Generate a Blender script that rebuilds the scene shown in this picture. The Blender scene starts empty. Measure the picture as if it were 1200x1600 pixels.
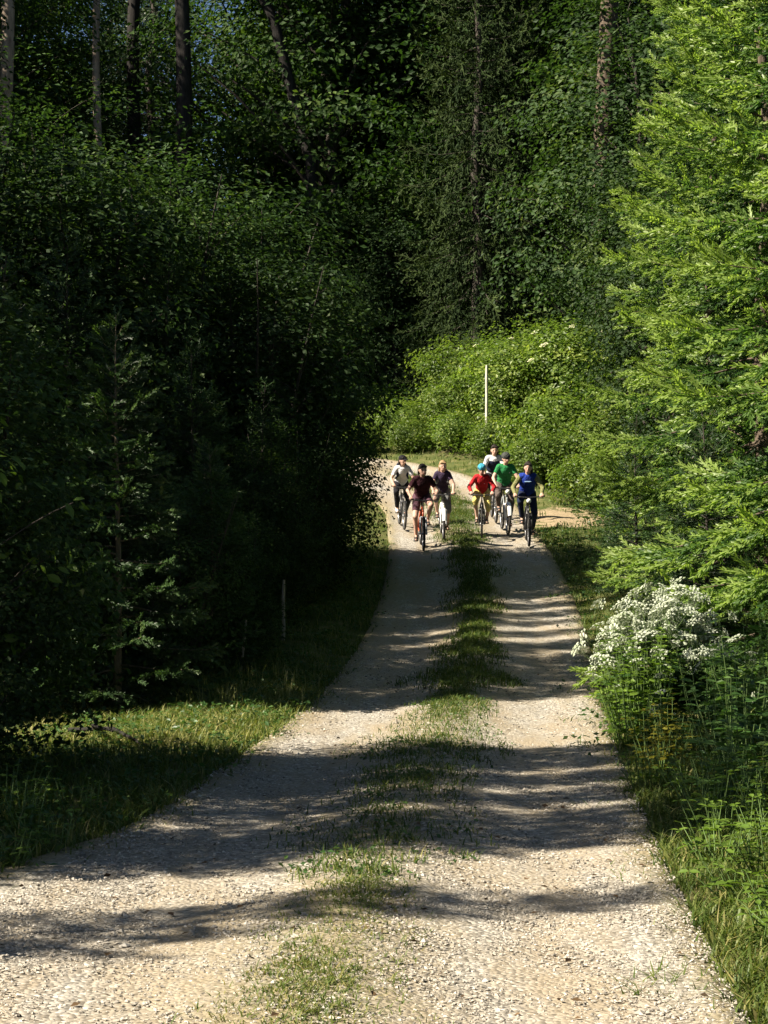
import bpy, math
import numpy as np
from mathutils import Vector, Matrix

rng = np.random.default_rng(11)
sc = bpy.context.scene
COL = sc.collection
PI = math.pi

# ------------------------------------------------------------------ camera, sky, sun, exposure
EYE = 1.55
cam_data = bpy.data.cameras.new('camera')
cam = bpy.data.objects.new('camera', cam_data)
COL.objects.link(cam)
cam.location = (0, 0, EYE)
cam.rotation_euler = (math.radians(90 + 1.337), 0, 0)
cam_data.sensor_fit = 'VERTICAL'
cam_data.sensor_height = 36.0
cam_data.lens = 67.5
cam_data.clip_start = 0.1
cam_data.clip_end = 2000
sc.camera = cam

SUN_EL = math.radians(40)
SUN_BACK = math.radians(20)
to_sun = Vector((-math.cos(SUN_BACK) * math.cos(SUN_EL), -math.sin(SUN_BACK) * math.cos(SUN_EL), math.sin(SUN_EL)))
world = bpy.data.worlds.new('World')
sc.world = world
world.use_nodes = True
wn = world.node_tree.nodes
bg = wn['Background']
sky = wn.new('ShaderNodeTexSky')
sky.sky_type = 'NISHITA'
sky.sun_disc = False
sky.sun_elevation = SUN_EL
sky.sun_rotation = math.atan2(to_sun.x, to_sun.y)
sky.air_density = 0.6
sky.dust_density = 1.1
sky.ozone_density = 1.2
sky.altitude = 800
world.node_tree.links.new(sky.outputs[0], bg.inputs[0])
bg.inputs[1].default_value = 0.05
sun_data = bpy.data.lights.new('sun', 'SUN')
sun_data.energy = 5.0
sun_data.angle = math.radians(0.5)
sun_data.color = (1.0, 0.90, 0.74)
sun = bpy.data.objects.new('sun', sun_data)
COL.objects.link(sun)
sun.rotation_euler = to_sun.to_track_quat('Z', 'Y').to_euler()
sun.location = (-20, -5, 30)
sc.view_settings.view_transform = 'Standard'
sc.view_settings.look = 'None'
sc.view_settings.exposure = 1.42
sc.view_settings.gamma = 1.0
sc.render.film_transparent = False
sc.render.engine = 'CYCLES'
sc.cycles.max_bounces = 5
sc.cycles.diffuse_bounces = 2
sc.cycles.glossy_bounces = 2
sc.cycles.transmission_bounces = 4
sc.cycles.caustics_reflective = False
sc.cycles.caustics_refractive = False
sc.cycles.use_denoising = True
sc.cycles.use_adaptive_sampling = True
sc.cycles.adaptive_threshold = 0.02

# ------------------------------------------------------------------ materials
def new_mat(name):
    m = bpy.data.materials.new(name)
    m.use_nodes = True
    nt = m.node_tree
    nt.nodes.clear()
    out = nt.nodes.new('ShaderNodeOutputMaterial')
    return m, nt, out

def ramp(nt, fac, stops):
    r = nt.nodes.new('ShaderNodeValToRGB')
    el = r.color_ramp.elements
    while len(el) < len(stops):
        el.new(0.5)
    for e, (p, c) in zip(el, stops):
        e.position = p
        e.color = (c[0], c[1], c[2], 1)
    nt.links.new(fac, r.inputs[0])
    return r.outputs[0]

def noise(nt, scale, detail=3, rough=0.6, vec=None, w=None):
    n = nt.nodes.new('ShaderNodeTexNoise')
    n.inputs['Scale'].default_value = scale
    n.inputs['Detail'].default_value = detail
    n.inputs['Roughness'].default_value = rough
    if vec is not None:
        nt.links.new(vec, n.inputs['Vector'])
    return n.outputs[0]

def mix(nt, a, b, fac):
    m = nt.nodes.new('ShaderNodeMix')
    m.data_type = 'RGBA'
    for s, v in ((6, a), (7, b)):
        if isinstance(v, (tuple, list)):
            m.inputs[s].default_value = (*v, 1)
        else:
            nt.links.new(v, m.inputs[s])
    if isinstance(fac, (int, float)):
        m.inputs[0].default_value = fac
    else:
        nt.links.new(fac, m.inputs[0])
    return m.outputs[2]

def principled(nt, out, col, rough=0.7, spec=0.3, metal=0.0, bump=None, bump_s=0.3, bump_d=0.02):
    p = nt.nodes.new('ShaderNodeBsdfPrincipled')
    if isinstance(col, (tuple, list)):
        p.inputs['Base Color'].default_value = (*col, 1)
    else:
        nt.links.new(col, p.inputs['Base Color'])
    p.inputs['Roughness'].default_value = rough
    p.inputs['Specular IOR Level'].default_value = spec
    p.inputs['Metallic'].default_value = metal
    if bump is not None:
        b = nt.nodes.new('ShaderNodeBump')
        b.inputs['Strength'].default_value = bump_s
        b.inputs['Distance'].default_value = bump_d
        nt.links.new(bump, b.inputs['Height'])
        nt.links.new(b.outputs[0], p.inputs['Normal'])
    if out is not None:
        nt.links.new(p.outputs[0], out.inputs[0])
    return p

def attr(nt, name):
    a = nt.nodes.new('ShaderNodeAttribute')
    a.attribute_name = name
    return a.outputs['Fac']

def objcoord(nt):
    return nt.nodes.new('ShaderNodeTexCoord').outputs['Object']

def leaf_mat(name, stops, trans=0.35, rough=0.45, spec=0.35, objvar=0.25, tcol=(1.25, 1.35, 0.6)):
    """leaf: tinted by its own random 'tint', lets light through"""
    m, nt, out = new_mat(name)
    c = ramp(nt, attr(nt, 'tint'), stops)
    if objvar:
        oi = nt.nodes.new('ShaderNodeObjectInfo')
        h = nt.nodes.new('ShaderNodeHueSaturation')
        mr = nt.nodes.new('ShaderNodeMapRange')
        mr.inputs[3].default_value = 1 - objvar
        mr.inputs[4].default_value = 1 + objvar
        nt.links.new(oi.outputs['Random'], mr.inputs[0])
        nt.links.new(mr.outputs[0], h.inputs['Value'])
        nt.links.new(c, h.inputs['Color'])
        c = h.outputs[0]
    p = principled(nt, None, c, rough, spec)
    t = nt.nodes.new('ShaderNodeBsdfTranslucent')
    mul = nt.nodes.new('ShaderNodeMix')
    mul.data_type = 'RGBA'
    mul.blend_type = 'MULTIPLY'
    mul.inputs[0].default_value = 1
    nt.links.new(c, mul.inputs[6])
    mul.inputs[7].default_value = (*tcol, 1)
    nt.links.new(mul.outputs[2], t.inputs[0])
    ms = nt.nodes.new('ShaderNodeMixShader')
    ms.inputs[0].default_value = trans
    nt.links.new(p.outputs[0], ms.inputs[1])
    nt.links.new(t.outputs[0], ms.inputs[2])
    nt.links.new(ms.outputs[0], out.inputs[0])
    return m

def plain(name, col, rough=0.6, spec=0.3, metal=0.0, var=0.15, scale=30):
    m, nt, out = new_mat(name)
    n = noise(nt, scale, 3, vec=objcoord(nt))
    a = tuple(c * (1 - var) for c in col)
    b = tuple(min(1, c * (1 + var)) for c in col)
    c = ramp(nt, n, [(0.3, a), (0.7, b)])
    principled(nt, out, c, rough, spec, metal)
    return m

def bark_mat(name, a, b, scale=12):
    m, nt, out = new_mat(name)
    oc = objcoord(nt)
    mp = nt.nodes.new('ShaderNodeMapping')
    mp.inputs['Scale'].default_value = (1, 1, 0.25)
    nt.links.new(oc, mp.inputs[0])
    n = noise(nt, scale, 5, 0.7, mp.outputs[0])
    c = ramp(nt, n, [(0.3, a), (0.7, b)])
    principled(nt, out, c, 0.9, 0.1, bump=n, bump_s=0.8, bump_d=0.03)
    return m

M = {}
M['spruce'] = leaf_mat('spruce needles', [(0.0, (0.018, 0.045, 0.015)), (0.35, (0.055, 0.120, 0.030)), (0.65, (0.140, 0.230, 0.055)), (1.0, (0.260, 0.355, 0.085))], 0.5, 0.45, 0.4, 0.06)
M['spruce_young'] = leaf_mat('young spruce needles', [(0.0, (0.016, 0.038, 0.014)), (0.6, (0.050, 0.100, 0.028)), (1.0, (0.120, 0.185, 0.050))], 0.3, 0.5, 0.35, 0.12)
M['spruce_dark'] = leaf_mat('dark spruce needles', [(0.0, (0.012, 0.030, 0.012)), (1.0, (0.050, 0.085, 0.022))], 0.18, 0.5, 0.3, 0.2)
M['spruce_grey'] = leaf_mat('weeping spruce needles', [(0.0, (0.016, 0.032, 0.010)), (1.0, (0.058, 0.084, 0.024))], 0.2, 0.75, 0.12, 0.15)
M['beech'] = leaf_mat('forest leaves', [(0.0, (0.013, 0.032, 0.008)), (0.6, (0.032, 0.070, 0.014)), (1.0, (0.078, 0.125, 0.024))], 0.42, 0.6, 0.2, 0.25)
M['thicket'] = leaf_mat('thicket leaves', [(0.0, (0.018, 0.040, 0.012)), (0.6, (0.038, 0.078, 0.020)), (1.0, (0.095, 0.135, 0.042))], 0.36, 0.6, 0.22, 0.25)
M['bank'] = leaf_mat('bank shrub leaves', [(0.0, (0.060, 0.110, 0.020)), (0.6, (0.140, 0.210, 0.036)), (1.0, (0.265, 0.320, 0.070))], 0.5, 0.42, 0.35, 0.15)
M['herb'] = leaf_mat('herb leaves', [(0.0, (0.030, 0.075, 0.020)), (0.6, (0.055, 0.120, 0.030)), (1.0, (0.110, 0.180, 0.050))], 0.35, 0.4, 0.4, 0.18)
M['yellow_herb'] = leaf_mat('yellowing leaves', [(0.0, (0.070, 0.085, 0.010)), (1.0, (0.190, 0.170, 0.020))], 0.35, 0.45, 0.3, 0.15)
M['lime_herb'] = leaf_mat('fresh lime leaves', [(0.0, (0.060, 0.130, 0.018)), (1.0, (0.170, 0.260, 0.040))], 0.4, 0.45, 0.3, 0.15)
M['grass'] = leaf_mat('grass blades', [(0.0, (0.035, 0.065, 0.014)), (0.55, (0.085, 0.130, 0.028)), (0.85, (0.170, 0.190, 0.050)), (1.0, (0.330, 0.290, 0.120))], 0.32, 0.5, 0.25, 0)
M['dry_grass'] = leaf_mat('seeding grass', [(0.0, (0.150, 0.180, 0.050)), (0.5, (0.290, 0.290, 0.105)), (1.0, (0.480, 0.430, 0.210))], 0.32, 0.55, 0.2, 0)
M['litter'] = leaf_mat('dead leaves', [(0.0, (0.035, 0.022, 0.012)), (1.0, (0.16, 0.10, 0.05))], 0.15, 0.7, 0.2, 0, (1, 1, 1))
M['umbel'] = leaf_mat('white florets', [(0.0, (0.24, 0.29, 0.17)), (1.0, (0.62, 0.66, 0.54))], 0.3, 0.6, 0.2, 0, (1, 1, 0.9))
M['elder_umbel'] = leaf_mat('cream florets', [(0.0, (0.60, 0.60, 0.36)), (1.0, (0.85, 0.84, 0.60))], 0.3, 0.6, 0.2, 0, (1, 1, 0.85))
M['stem'] = plain('green stem', (0.10, 0.16, 0.045), 0.6)
M['bark_spruce'] = bark_mat('spruce bark', (0.055, 0.042, 0.032), (0.16, 0.125, 0.095))
M['bark_young'] = bark_mat('young spruce bark', (0.10, 0.085, 0.06), (0.24, 0.20, 0.14), 30)
M['bark_dark'] = bark_mat('dark forest bark', (0.030, 0.027, 0.024), (0.095, 0.082, 0.070))
M['bark_shaded'] = bark_mat('shade-dark bark', (0.012, 0.012, 0.012), (0.040, 0.036, 0.033))  # near-black: the shade on these trunks is put into the bark colour
M['bark_pale'] = bark_mat('pale pine bark', (0.17, 0.13, 0.10), (0.44, 0.36, 0.29), 7)
M['post_pale'] = bark_mat('bleached post', (0.36, 0.34, 0.27), (0.68, 0.66, 0.56), 9)
M['stake'] = bark_mat('weathered stake', (0.22, 0.19, 0.15), (0.42, 0.37, 0.30), 25)

# forest floor
def ground_mat():
    m, nt, out = new_mat('forest floor')
    oc = objcoord(nt)
    n1 = noise(nt, 0.55, 5, 0.65, oc)
    n2 = noise(nt, 14, 5, 0.7, oc)
    floor = ramp(nt, n2, [(0.25, (0.016, 0.013, 0.009)), (0.5, (0.045, 0.035, 0.022)), (0.8, (0.090, 0.070, 0.042))])
    moss = ramp(nt, n2, [(0.25, (0.020, 0.035, 0.010)), (0.75, (0.070, 0.095, 0.028))])
    f = ramp(nt, n1, [(0.42, (0, 0, 0)), (0.60, (1, 1, 1))])
    c = mix(nt, floor, moss, f)
    # grassy verge beside the track, straw-coloured in places
    n3 = noise(nt, 3.0, 4, 0.6, oc)
    verge = ramp(nt, n3, [(0.3, (0.045, 0.070, 0.018)), (0.55, (0.110, 0.120, 0.040)), (0.75, (0.250, 0.205, 0.105))])
    c = mix(nt, c, verge, attr(nt, 'verge'))
    # a worn patch of dry bare soil
    sm = nt.nodes.new('ShaderNodeMath')
    sm.operation = 'MULTIPLY'
    nt.links.new(attr(nt, 'soil'), sm.inputs[0])
    nt.links.new(ramp(nt, n3, [(0.3, (0.2,) * 3), (0.55, (1,) * 3)]), sm.inputs[1])
    c = mix(nt, c, ramp(nt, n2, [(0.3, (0.24, 0.18, 0.11)), (0.7, (0.42, 0.33, 0.21))]), ramp(nt, sm.outputs[0], [(0.35, (0,) * 3), (0.6, (1,) * 3)]))
    principled(nt, out, c, 0.95, 0.1, bump=n2, bump_s=0.6, bump_d=0.05)
    return m
M['ground'] = ground_mat()

def gravel_mat():
    m, nt, out = new_mat('limestone gravel')
    oc = objcoord(nt)
    v = nt.nodes.new('ShaderNodeTexVoronoi')
    v.inputs['Scale'].default_value = 46
    nt.links.new(oc, v.inputs['Vector'])
    stone = nt.nodes.new('ShaderNodeSeparateColor')
    nt.links.new(v.outputs['Color'], stone.inputs[0])
    sc_ = ramp(nt, stone.outputs[0], [(0.0, (0.15, 0.135, 0.115)), (0.35, (0.28, 0.262, 0.23)), (0.8, (0.41, 0.385, 0.335)), (1.0, (0.58, 0.55, 0.50))])
    mp = nt.nodes.new('ShaderNodeMapping')
    mp.inputs['Scale'].default_value = (1.6, .35, 1)
    nt.links.new(oc, mp.inputs[0])
    n1 = noise(nt, 1.3, 5, 0.65, mp.outputs[0])
    n2 = noise(nt, 130, 3, 0.7, oc)
    fines = ramp(nt, n2, [(0.3, (0.23, 0.185, 0.125)), (0.7, (0.40, 0.335, 0.24))])
    c = mix(nt, sc_, fines, ramp(nt, n1, [(0.40, (0.05,) * 3), (0.60, (0.85,) * 3)]))
    # earth, moss and litter of the centre strip
    n4 = noise(nt, 9, 5, 0.7, oc)
    earth = ramp(nt, n4, [(0.3, (0.075, 0.080, 0.028)), (0.5, (0.21, 0.175, 0.09)), (0.75, (0.38, 0.315, 0.195))])
    mm = nt.nodes.new('ShaderNodeMath')
    mm.operation = 'MULTIPLY'
    nt.links.new(attr(nt, 'verge'), mm.inputs[0])
    nt.links.new(ramp(nt, n4, [(0.25, (0.25,) * 3), (0.6, (1,) * 3)]), mm.inputs[1])
    c = mix(nt, c, earth, mm.outputs[0])
    b = nt.nodes.new('ShaderNodeMath')
    b.operation = 'SUBTRACT'
    b.inputs[0].default_value = 1
    nt.links.new(v.outputs['Distance'], b.inputs[1])
    principled(nt, out, c, 0.9, 0.15, bump=b.outputs[0], bump_s=0.7, bump_d=0.012)
    return m
M['gravel'] = gravel_mat()
def stone_mat():
    m, nt, out = new_mat('gravel stones')
    c = ramp(nt, attr(nt, 'tint'), [(0.0, (0.11, 0.10, 0.085)), (0.3, (0.27, 0.25, 0.215)), (0.75, (0.41, 0.37, 0.31)), (1.0, (0.56, 0.52, 0.45))])
    principled(nt, out, c, 0.85, 0.2)
    return m
M['stone'] = stone_mat()

# ------------------------------------------------------------------ mesh helpers
def mesh_from(name, V, T, mat, tint=None, smooth=False, extra=None):
    V = np.asarray(V, np.float32).reshape(-1, 3)
    T = np.asarray(T, np.int32).reshape(-1, 3)
    me = bpy.data.meshes.new(name)
    me.vertices.add(len(V))
    me.vertices.foreach_set('co', V.ravel())
    me.loops.add(3 * len(T))
    me.loops.foreach_set('vertex_index', T.ravel())
    me.polygons.add(len(T))
    me.polygons.foreach_set('loop_start', np.arange(0, 3 * len(T), 3, dtype=np.int32))
    me.polygons.foreach_set('use_smooth', np.full(len(T), smooth))
    me.update(calc_edges=True)
    for k, a in (('tint', tint),) + tuple((extra or {}).items()):
        if a is not None:
            at = me.attributes.new(k, 'FLOAT', 'POINT')
            at.data.foreach_set('value', np.asarray(a, np.float32).ravel())
    if mat is not None:
        me.materials.append(M[mat] if isinstance(mat, str) else mat)
    return me

def obj(name, me, parent=None, loc=None):
    o = bpy.data.objects.new(name, me)
    COL.objects.link(o)
    if parent is not None:
        o.parent = parent
    if loc is not None:
        o.location = loc
    return o

def tag(o, label=None, cat=None, group=None, kind=None):
    for k, v in (('label', label), ('category', cat), ('group', group), ('kind', kind)):
        if v:
            o[k] = v
    return o

def thing(name, label, cat, loc=(0, 0, 0), rz=0, group=None, s=1.0):
    o = obj(name, None)
    o.location = loc
    o.rotation_euler = (0, 0, rz)
    o.scale = (s, s, s) if not isinstance(s, tuple) else s
    return tag(o, label, cat, group)

class Geo:
    """collects triangles"""
    def __init__(self):
        self.V, self.T, self.C, self.n = [], [], [], 0
    def add(self, V, T, tint=0.5):
        V = np.asarray(V, float).reshape(-1, 3)
        T = np.asarray(T, int).reshape(-1, 3)
        self.V.append(V)
        self.T.append(T + self.n)
        self.C.append(np.broadcast_to(np.asarray(tint, float), (len(V),)))
        self.n += len(V)
        return self
    def mesh(self, name, mat, smooth=False):
        if not self.V:
            return mesh_from(name, np.zeros((0, 3)), np.zeros((0, 3)), mat)
        return mesh_from(name, np.concatenate(self.V), np.concatenate(self.T), mat, np.concatenate(self.C), smooth)

def unit(a):
    return a / np.maximum(np.linalg.norm(a, axis=-1, keepdims=True), 1e-9)

def frames(d, up):
    """rotation matrices with x = d and z near up; columns are axes"""
    x = unit(d)
    y = unit(np.cross(up, x))
    z = np.cross(x, y)
    return np.stack([x, y, z], axis=-1)

def scatter(geo, tv, tt, R, P, S, tint):
    n, m = len(P), len(tv)
    S = np.asarray(S, float)
    if S.ndim == 1:
        S = S[:, None]
    loc = tv[None] * S[:, None, :] if S.shape[1] == 3 else tv[None] * S[:, :, None]
    V = np.einsum('nij,nmj->nmi', R, loc) + P[:, None, :]
    T = tt[None] + (np.arange(n) * m)[:, None, None]
    geo.add(V.reshape(-1, 3), T.reshape(-1, 3), np.repeat(tint, m))

def tubes(geo, P, R, sides=5, tint=0.5, cap=False):
    """P (n,k,3) paths, R (n,k) radii"""
    P = np.asarray(P, float)
    R = np.asarray(R, float)
    if P.ndim == 2:
        P, R = P[None], R[None]
    n, k, _ = P.shape
    t = np.gradient(P, axis=1)
    t = unit(t)
    ref = np.zeros_like(t)
    mean = np.abs(unit(P[:, -1] - P[:, 0]))
    useX = mean[:, 2] > 0.7
    ref[useX] = (1, 0, 0)
    ref[~useX] = (0, 0, 1)
    u = unit(np.cross(ref, t))
    w = np.cross(t, u)
    ang = np.arange(sides) * 2 * PI / sides
    ring = u[:, :, None] * np.cos(ang)[None, None, :, None] + w[:, :, None] * np.sin(ang)[None, None, :, None]
    V = P[:, :, None] + ring * R[:, :, None, None]
    idx = np.arange(k * sides).reshape(k, sides)
    a, b = idx[:-1], np.roll(idx[:-1], -1, 1)
    c, d = idx[1:], np.roll(idx[1:], -1, 1)
    T = np.concatenate([np.stack([a, b, d], -1).reshape(-1, 3), np.stack([a, d, c], -1).reshape(-1, 3)])
    if cap:
        caps = [[0, i + 1, i] for i in range(1, sides - 1)]
        e = (k - 1) * sides
        caps += [[e, e + i, e + i + 1] for i in range(1, sides - 1)]
        T = np.concatenate([T, np.array(caps)])
    Tn = T[None] + (np.arange(n) * k * sides)[:, None, None]
    tt = np.repeat(np.broadcast_to(np.asarray(tint, float), (n,)), k * sides)
    geo.add(V.reshape(-1, 3), Tn.reshape(-1, 3), tt)

# ------------------------------------------------------------------ terrain
PY = np.array([-30, 0, 10, 15, 18, 20, 22.5, 25, 29.4, 35, 42, 46, 50, 56, 70, 120, 400, 1500.0])
PZ = np.array([0.0, 0, 0, 0.0, .02, .07, .22, .46, .96, 1.64, 2.64, 3.36, 4.12, 4.95, 5.9, 8.0, 12, 14])
_fy = np.arange(-30, 1500, 0.25)
_fz = np.interp(_fy, PY, PZ)
_k = np.hanning(19); _k /= _k.sum()
_fz = np.convolve(np.pad(_fz, 9, mode='edge'), _k, 'valid')
def zc(y):
    return np.interp(y, _fy, _fz)
CL = np.array([(-.65, -6), (-.5, 0), (-.27, 6.4), (-.03, 10), (.36, 15), (.77, 20), (1.2, 25), (1.45, 30), (1.57, 35), (1.52, 40), (1.4, 43.5), (.75, 46.6), (-.9, 48.9), (-4, 50.2), (-9, 50.9), (-16, 51.4), (-30, 52)], float)
def smooth_line(p, n):
    s = np.concatenate([[0], np.cumsum(np.linalg.norm(np.diff(p, axis=0), axis=1))])
    q = np.linspace(0, s[-1], n)
    out = np.stack([np.interp(q, s, p[:, i]) for i in range(2)], 1)
    for _ in range(40):
        out[1:-1] = 0.25 * out[:-2] + 0.5 * out[1:-1] + 0.25 * out[2:]
    return out
CLS = smooth_line(CL, 420)
HALF = 1.47
def half_l(y):
    """the gravel spreads further left close to the camera and widens at the bend"""
    return HALF + 0.62 * (1 - sstep(7.8, 11.5, y)) + .5 * sstep(41, 46, y)
_cx = CLS[:, 0]; _cy = CLS[:, 1]
def road_dist(x, y):
    """signed distance (right positive) to the centre line"""
    x = np.asarray(x, float); y = np.asarray(y, float)
    sh = x.shape
    xf, yf = x.ravel(), y.ravel()
    out = np.empty(len(xf))
    tx = np.gradient(_cx); ty = np.gradient(_cy)
    L = np.hypot(tx, ty); tx, ty = tx / L, ty / L
    for i in range(0, len(xf), 20000):
        a, b = xf[i:i + 20000, None], yf[i:i + 20000, None]
        d2 = (a - _cx[None]) ** 2 + (b - _cy[None]) ** 2
        j = d2.argmin(1)
        side = (a[:, 0] - _cx[j]) * ty[j] - (b[:, 0] - _cy[j]) * tx[j]
        out[i:i + 20000] = np.where(side >= 0, 1, -1) * np.sqrt(d2[np.arange(len(j)), j])
    return out.reshape(sh)
def wob(x, y):
    return 0.05 * np.sin(x * 1.7 + y * 0.6) + 0.05 * np.sin(y * 1.1 - x * 0.8 + 2) + 0.12 * np.sin(x * .31 + 1) * np.sin(y * .27)
def sstep(a, b, x):
    t = np.clip((x - a) / (b - a), 0, 1)
    return t * t * (3 - 2 * t)
def gz(x, y, under=True):
    x = np.asarray(x, float); y = np.asarray(y, float)
    d = road_dist(x, y)
    ad = np.abs(d)
    z = zc(y) + wob(x, y) * sstep(HALF, HALF + 2.5, ad)
    hw = np.where(d < 0, half_l(y), HALF)
    z = z + 0.06 * sstep(hw + .05, hw + .6, ad)
    # bank rising on the far right where the track bends
    z = z + 0.7 * sstep(HALF + .6, HALF + 5, d) * sstep(38, 46, y)
    if under:
        z = z - 0.05 * (1 - sstep(hw - .12, hw + .03, ad))
    return z
def g1(x, y):
    return float(gz(np.array([x]), np.array([y]))[0])
def cross_z(d):
    """gravel surface above zc: crown with two worn wheel tracks"""
    return 0.012 + 0.045 * np.exp(-(d / .33) ** 2) - 0.02 * np.exp(-((np.abs(d) - .8) / .3) ** 2) + 0.01 * np.exp(-((np.abs(d) - 1.4) / .15) ** 2)
def rz_(x, y):
    return zc(y) + cross_z(road_dist(x, y))

def grid_axis(fine_lo, fine_hi, step, lo, hi, grow=1.25):
    a = list(np.arange(fine_lo, fine_hi + 1e-6, step))
    s = step
    while a[-1] < hi:
        s *= grow; a.append(a[-1] + s)
    s = step
    while a[0] > lo:
        s *= grow; a.insert(0, a[0] - s)
    return np.array(a)
gx = grid_axis(-7, 8, 0.16, -900, 900)
gy = grid_axis(3, 60, 0.22, -300, 1400)
X, Y = np.meshgrid(gx, gy)
Z = gz(X, Y)
D = np.abs(road_dist(X, Y))
nx, ny = len(gx), len(gy)
I = np.arange(nx * ny).reshape(ny, nx)
T = np.concatenate([np.stack([I[:-1, :-1], I[:-1, 1:], I[1:, 1:]], -1).reshape(-1, 3), np.stack([I[:-1, :-1], I[1:, 1:], I[1:, :-1]], -1).reshape(-1, 3)])
verge = 1 - sstep(HALF + .5, HALF + 2.2, D)
soil = np.exp(-((X - 3.75) / .75) ** 2 - ((Y - 39.8) / 1.7) ** 2) * 1.6
ground = obj('ground', mesh_from('ground', np.stack([X, Y, Z], -1), T, 'ground', smooth=True, extra={'verge': verge, 'soil': soil}))
tag(ground, 'dark forest floor with grassy verges beside the track', None, None, 'structure')

# gravel track
dd = np.linspace(-HALF - .05, HALF + .05, 41)
tx = np.gradient(_cx); ty = np.gradient(_cy); L = np.hypot(tx, ty)
nxv, nyv = ty / L, -tx / L
DD = np.where(dd[None] < -.9, -.9 + (dd[None] + .9) * ((half_l(_cy)[:, None] - .9) / (HALF - .9)), dd[None])
RX = _cx[:, None] + DD * nxv[:, None]
RY = _cy[:, None] + DD * nyv[:, None]
edge_wob = 0.0
RZ = zc(RY) + cross_z(dd)[None] + 0.006 * np.sin(RX * 7 + RY * 5) * np.sin(RY * 3.1 - RX * 4)
RZ[:, 0] -= 0.08; RZ[:, -1] -= 0.08
RV = np.clip(np.exp(-((dd + .02) / .42) ** 2)[None] * (0.75 + 0.35 * np.sin(RY * 1.9) * np.sin(RY * .7 + 1)) + sstep(HALF - .28, HALF, np.abs(dd))[None], 0, 1)
n0, n1 = RX.shape
I = np.arange(n0 * n1).reshape(n0, n1)
T = np.concatenate([np.stack([I[:-1, :-1], I[:-1, 1:], I[1:, 1:]], -1).reshape(-1, 3), np.stack([I[:-1, :-1], I[1:, 1:], I[1:, :-1]], -1).reshape(-1, 3)])
track = obj('gravel_track', mesh_from('gravel_track', np.stack([RX, RY, RZ], -1), T, 'gravel', smooth=True, extra={'verge': RV}))
tag(track, 'pale gravel forest track with two wheel ruts curving away to the left', None, None, 'structure')

# loose stones on the track
def stones():
    g = Geo()
    v = np.array([(1, 0, 0), (-1, 0, 0), (0, 1, 0), (0, -1, 0), (0, 0, 1), (0, 0, -1)], float)
    t = np.array([(0, 2, 4), (2, 1, 4), (1, 3, 4), (3, 0, 4), (2, 0, 5), (1, 2, 5), (3, 1, 5), (0, 3, 5)])
    for (y0, y1, n, smin, smax) in ((5.6, 9, 26000, .004, .0105), (9, 14, 18000, .005, .012), (14, 24, 9000, .007, .014), (5.6, 16, 320, .012, .022)):
        y = rng.uniform(y0, y1, n)
        cxx = np.interp(y, _cy[:300], _cx[:300])
        d = rng.uniform(-1, 1, n)
        d = np.where(d < 0, d * half_l(y), d * HALF)
        keep = rng.random(n) > 0.5 * np.exp(-(d / .3) ** 2) + .62 * np.exp(-((np.abs(d) - .8) / .24) ** 2) * (.7 + .5 * np.sin(y * 1.7 + 3 * np.sin(y * .6)))
        y, d, cxx = y[keep], d[keep], cxx[keep]
        x = cxx + d
        n = len(x)
        z = zc(y) + cross_z(d)
        s = smin + (smax - smin) * rng.random(n) ** 2.5
        ang = rng.uniform(0, 2 * PI, n)
        R = frames(np.stack([np.cos(ang), np.sin(ang), rng.normal(0, .25, n)], -1), np.tile((0, 0, 1.), (n, 1)))
        S = np.stack([s * rng.uniform(.9, 1.6, n), s * rng.uniform(.7, 1.1, n), s * rng.uniform(.5, .8, n)], -1)
        scatter(g, v * 1.0, t, R, np.stack([x, y, z + .2 * s], -1), S, np.clip(rng.normal(.55, .25, n), 0, 1))
    return g.mesh('gravel', 'stone')
tag(obj('gravel', stones()), 'loose pale limestone stones scattered over the track', 'gravel', None, 'stuff')

# ------------------------------------------------------------------ plant generators
def leaf_template(kind):
    if kind == 'far':
        v = np.array([(0, 0, 0), (.5, .30, .06), (1, 0, -.06), (.5, -.30, .06)], float)
        t = np.array([(0, 2, 1), (0, 3, 2)])
    else:
        v = np.array([(0, 0, 0), (.28, .22, .03), (.62, .24, .02), (1, 0, -.12), (.62, -.24, .02), (.28, -.22, .03), (.45, 0, -.03)], float)
        t = np.array([(0, 6, 1), (1, 6, 2), (2, 6, 3), (3, 6, 4), (4, 6, 5), (5, 6, 0)])
    return v, t
LEAF_FAR = leaf_template('far')
LEAF_NEAR = leaf_template('near')

def shoot_template(needles, seed, rad=.17, core=True):
    r = np.random.default_rng(seed)
    V, T = [], []
    if core:
        c = .055
        V += [(0, 0, 0), (.5, c, 0), (.5, -c * .5, c * .87), (.5, -c * .5, -c * .87), (1, 0, 0)]
        T += [(0, 2, 1), (0, 3, 2), (0, 1, 3), (4, 1, 2), (4, 2, 3), (4, 3, 1)]
    for i in range(needles):
        s = (i + .5) / needles * .86
        th = i * 2.39996 + r.uniform(-.3, .3)
        el = r.uniform(.85, 1.15)
        c, sn = math.cos(th), math.sin(th)
        b = len(V)
        reach = rad * el
        fwd = .17
        # a flat bundle of needles
        w = .065
        V += [(s, 0, 0), (s + fwd * .55 + w, reach * .6 * c, reach * .6 * sn), (s + fwd, reach * c, reach * sn)]
        V += [(s + fwd * .2 - w * .2, reach * .55 * c, reach * .55 * sn)]
        T += [(b, b + 1, b + 2), (b, b + 2, b + 3)]
    return np.array(V, float), np.array(T)
SHOOT_NEAR = shoot_template(18, 1, .125)
SHOOT_MID = shoot_template(7, 2, .2)
SHOOT_FAR = shoot_template(4, 3, .24, False)

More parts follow.
